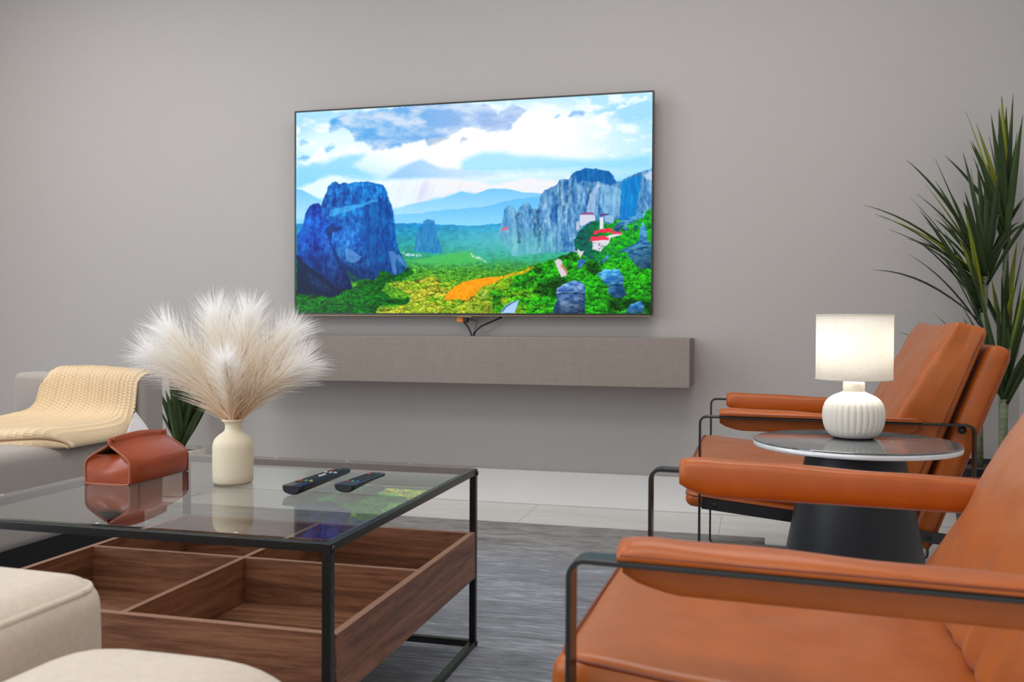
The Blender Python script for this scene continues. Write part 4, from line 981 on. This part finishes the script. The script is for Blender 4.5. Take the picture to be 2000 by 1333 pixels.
# throw: a knitted sheet swept along its fall over the backrest, folded double on the seat
def throw():
    key = [(3.008, .520), (3.007, .570), (3.000, .615), (2.972, .634), (2.925, .643), (2.880, .639), (2.850, .622), (2.836, .590), (2.830, .550), (2.820, .512), (2.796, .485), (2.750, .472), (2.690, .467), (2.600, .466), (2.500, .468), (2.440, .471), (2.405, .469), (2.386, .461), (2.380, .450), (2.386, .4415), (2.402, .4375), (2.386, .4335), (2.378, .425), (2.380, .413), (2.392, .4045), (2.420, .4015), (2.450, .401)]
    P = [Vector((0, a, b_)) for a, b_ in key]; fine = []
    for i in range(len(P)-1):
        p0, p1, p2, p3 = P[max(i-1, 0)], P[i], P[i+1], P[min(i+2, len(P)-1)]
        for k in range(12): t = k/12; fine.append(.5*((2*p1)+(p2-p0)*t+(2*p0-5*p1+4*p2-p3)*t*t+(3*p1-3*p2+p3-p0)*t**3))
    fine.append(P[-1]); cum = [0]
    for i in range(1, len(fine)): cum.append(cum[-1]+(fine[i]-fine[i-1]).length)
    tot = cum[-1]; ns = 440; nu = 330; path = []; j = 0
    for i in range(ns+1):
        s = tot*i/ns
        while j < len(cum)-2 and cum[j+1] < s: j += 1
        t = (s-cum[j])/max(1e-9, cum[j+1]-cum[j]); path.append(fine[j].lerp(fine[j+1], t))
    V = []; F = []
    for i in range(ns+1):
        p = path[i]; q = path[min(i+1, ns)]-path[max(i-1, 0)]; nrm = Vector((0, q.z, -q.y)).normalized()*-1
        s = tot*i/ns; y = p.y; z = p.z
        calm = 1 if y > 2.50 else (.55 if y > 2.41 and z > .46 else (.55 if abs(z-.4375) > .008 else .12)); vert = max(0, min(1, (y-2.78)/.06)); back = max(0, min(1, (y-2.94)/.04))
        xl = -2.515*vert+(-2.60)*(1-vert); xr = (-2.104*vert+(-2.078)*(1-vert))-.035*back
        waist = math.exp(-((y-2.80)/.05)**2)*.030
        for k in range(nu+1):
            u = k/nu; x = xl+(xr-xl)*u+waist*(1-u)-waist*.6*u
            rr = u*24; d = abs(math.sin(PI*rr)); ridge_ = .0052*d**.6
            st = .0018*math.sin(s*2*PI/.0105+(PI if int(rr) % 2 else 0))*d
            h = (ridge_+st)*calm+.0015*mnoise.noise(Vector((x*9, s*8, 3)))
            yy = y+nrm.y*h; zz = z+nrm.z*h
            fr = max(0, min(1, (2.62-y)/.20))
            # the folded edge runs from far left-front to the right corner, which is rounded off
            yy += fr*(-.115*(1-u)**1.1+.014*math.sin(u*8))+fr*.07*max(0, (u-.82)/.18)**2.2
            low = 1 if (i/ns > .78) else 0
            # the long right side is rounded down onto the seat edge, closing the fold
            a = max(0, (u-.87)/.13); sf = math.sqrt(max(0, 1-a*a)); zz = zz*vert+(1-vert)*(.405+(zz-.405)*sf)
            zz += (1-vert)*.004*math.sin(u*9)+vert*.004*math.sin(u*5)*(1 if y > 2.84 else .3)
            yy += vert*.006*math.sin(u*8+z*9)*(1 if y < 2.9 else 0)-vert*.004*(1-back)+back*.006
            zz += vert*(-.030*(max(0, (.10-u)/.10))**2-.012*(max(0, (u-.93)/.07))**2)*max(0, min(1, (z-.56)/.06))
            V.append((x, yy, zz))
    for i in range(ns):
        for k in range(nu): a = i*(nu+1)+k; F.append((a, a+1, a+nu+2, a+nu+1))
    o = mk('knitted_throw', V, F, M_knit); md = o.modifiers.new('thick', 'SOLIDIFY'); md.thickness = .006; md.offset = 1
    tag(o, 'cream ribbed knitted throw draped over the backrest and folded on the grey chaise', 'blanket')
throw()

# ------------------------------------------------------------------ beige sofa in the near left corner
bs = empty('beige_sofa', (-1.0, .6, 0), 'beige textured sofa in the near left corner, only cushion and arm in view', 'sofa'); ob = Vector((-1.0, .6, 0))
MB().box(-1.62-ob.x, -.46-ob.x, .12-ob.y, .98-ob.y, .0075, .265).build('base', M_beige, bs, bevel=.012)
o = rb('seat_cushion', -1.60, -.815, .20, 1.050, .268, .474, (.045, .05, .040), M_beige, bs, ob, .018)
v, f = piping_loop(.768, .834, 0, .045, .0060); mk('cushion_piping', [(p[0]-1.2075-ob.x, p[1]+.625-ob.y, p[2]+.4560) for p in v], f, M_beige, bs)
rb('armrest', -.775, -.435, .18, .925,   .266, .442, (.11, .09, .065), M_beige, bs, ob, .016)

#@@PLANTS
# ------------------------------------------------------------------ potted plants
def blade(V, F, TN, base, az, el, L, wd, droop, tint, twist=0):
    n = 9; d = Vector((math.cos(az)*math.cos(el), math.sin(az)*math.cos(el), math.sin(el))); side0 = Vector((-math.sin(az), math.cos(az), 0))
    p = Vector(base); b0 = len(V)
    for i in range(n+1):
        t = i/n; w = wd*(.55+.9*t if t < .35 else .865*(1-((t-.35)/.65)**1.7)+.0)*.5
        nr = d.cross(side0).normalized(); sd = (side0*math.cos(twist*t)+nr*math.sin(twist*t)).normalized(); keel = nr*w*.45
        if i < n: V += [p-sd*w, p-keel, p+sd*w]; TN += [tint, tint*.85, tint]
        else: V.append(p.copy()); TN.append(min(1, tint+.2))
        d = (d+Vector((0, 0, -droop*(.3+t)*1.4/n))+Vector((math.cos(az), math.sin(az), 0))*droop*.35/n).normalized(); p = p+d*(L/n)
    for i in range(n-1):
        a = b0+3*i; F += [(a, a+1, a+4, a+3), (a+1, a+2, a+5, a+4)]
    a = b0+3*(n-1); e_ = b0+3*n; F += [(a, a+1, e_), (a+1, a+2, e_)]
def crown(name, par, base, org, n, L, wd, seed, elmin=.35, elmax=1.45, zsp=.05, az0=None, azs=PI, lim=None, yel=.2, droop=.5):
    r = random.Random(seed); V = []; F = []; TN = []
    for i in range(n):
        az = (az0 if az0 is not None else 0)+(2*r.random()-1)*azs; el = elmin+(elmax-elmin)*r.random()
        ll = L*(.7+.45*r.random())
        if lim:    # keep blades clear of the walls
            for _ in range(12):
                ex_ = base[0]+math.cos(az)*math.cos(el)*ll*.95; ey_ = base[1]+math.sin(az)*math.cos(el)*ll*.95
                if ex_ < lim[0] and ey_ < lim[1]: break
                el = min(1.5, el+.12); 
                if r.random() < .5: az = (az0 or 0)+(2*r.random()-1)*azs
        tint = .9+.1*r.random() if r.random() < yel else .6*r.random()
        b_ = (base[0]-org.x+(r.random()-.5)*.012, base[1]-org.y+(r.random()-.5)*.012, base[2]-org.z-zsp*r.random())
        blade(V, F, TN, b_, az, el, ll, wd*(.75+.5*r.random()), droop*(.6+.8*r.random())*math.cos(el)*1.3, tint, (r.random()-.5)*1.2)
    if lim:
        V = [Vector((min(p[0], lim[2]-org.x), min(p[1], lim[3]-org.y), p[2])) for p in V]
    o = mk(name, V, F, M_leaf, par); at = o.data.attributes.new('tint', 'FLOAT', 'POINT'); at.data.foreach_set('value', TN)
    md = o.modifiers.new('thick', 'SOLIDIFY'); md.thickness = .0008
    return o
pr_ = Vector((.852, 3.74, 0))
plr = empty('potted_plant', pr_, 'tall dracaena style plant in a black pot in the right corner behind the armchair', 'plant')
v, f = lathe([(.001, .001), (.098, .001), (.102, .006), (.136, .285), (.140, .300), (.132, .300), (.128, .288), (.126, .270), (.001, .268)], 56); mk('pot', v, f, M_potb, plr)
v, f = lathe([(.001, .269), (.125, .271), (.124, .279), (.05, .286), (.001, .288)], 40); mk('soil', v, f, M_soil, plr)
def trunk(pts, r0_, r1_): 
    P = [Vector(p)-pr_ for p in pts]; v, f = tube(P, [r0_+(r1_-r0_)*i/(len(P)-1) for i in range(len(P))], 14); mk('trunk', v, f, M_trunk, plr)
trunk([(.806, 3.70, .285), (.803, 3.70, .45), (.806, 3.70, .65), (.812, 3.70, .82), (.818, 3.70, 1.0), (.818, 3.7, 1.02)], .0135, .0105)
trunk([(.874, 3.66, .285), (.873, 3.66, .40), (.876, 3.66, .55)], .0150, .0135)
trunk([(.905, 3.80, .285), (.900, 3.80, .6), (.905, 3.80, .9), (.908, 3.80, 1.16)], .0115, .0095)
LM = (.965, 4.0, 1.012, 4.030)
crown('leaf_crown', plr, (.818, 3.70, 1.03), pr_, 26, .46, .030, 21, .70, 1.45, .08, PI, 2.6, LM, .22, .5)
crown('leaf_crown', plr, (.818, 3.70, 1.01), pr_, 9, .42, .026, 25, .75, 1.1, .10, PI, .7, LM, .1, .5)
crown('leaf_crown', plr, (.812, 3.70, .90), pr_, 12, .40, .026, 27, .80, 1.2, .12, PI, 1.1, LM, .15, .55)
crown('leaf_crown', plr, (.905, 3.79, 1.19), pr_, 26, .48, .030, 22, .95, 1.52, .10, PI, 2.4, LM, .25, .35)
crown('leaf_crown', plr, (.876, 3.66, .57), pr_, 24, .40, .030, 23, .75, 1.45, .05, PI, 2.8, LM, .15, .4)
crown('leaf_crown', plr, (.905, 3.79, .80), pr_, 12, .36, .026, 24, .85, 1.45, .10, PI, 2.6, LM, .3, .3)

pl0 = Vector((-2.60, 3.82, 0))
pll = empty('potted_plant', pl0, 'low strap leaved plant in a pale pot behind the chaise and tissue pouch', 'plant')
v, f = lathe([(.001, .001), (.088, .001), (.096, .008), (.110, .10), (.114, .205), (.116, .215), (.108, .215), (.106, .195), (.001, .190)], 48); mk('pot', v, f, M_potw, pll)
v, f = lathe([(.001, .191), (.104, .193), (.05, .205), (.001, .206)], 32); mk('soil', v, f, M_soil, pll)
crown('foliage', pll, (-2.60, 3.82, .21), pl0, 34, .40, .052, 31, 1.05, 1.5, .0, PI, PI, (1, 3.98, 1, 4.02), .06, .25)
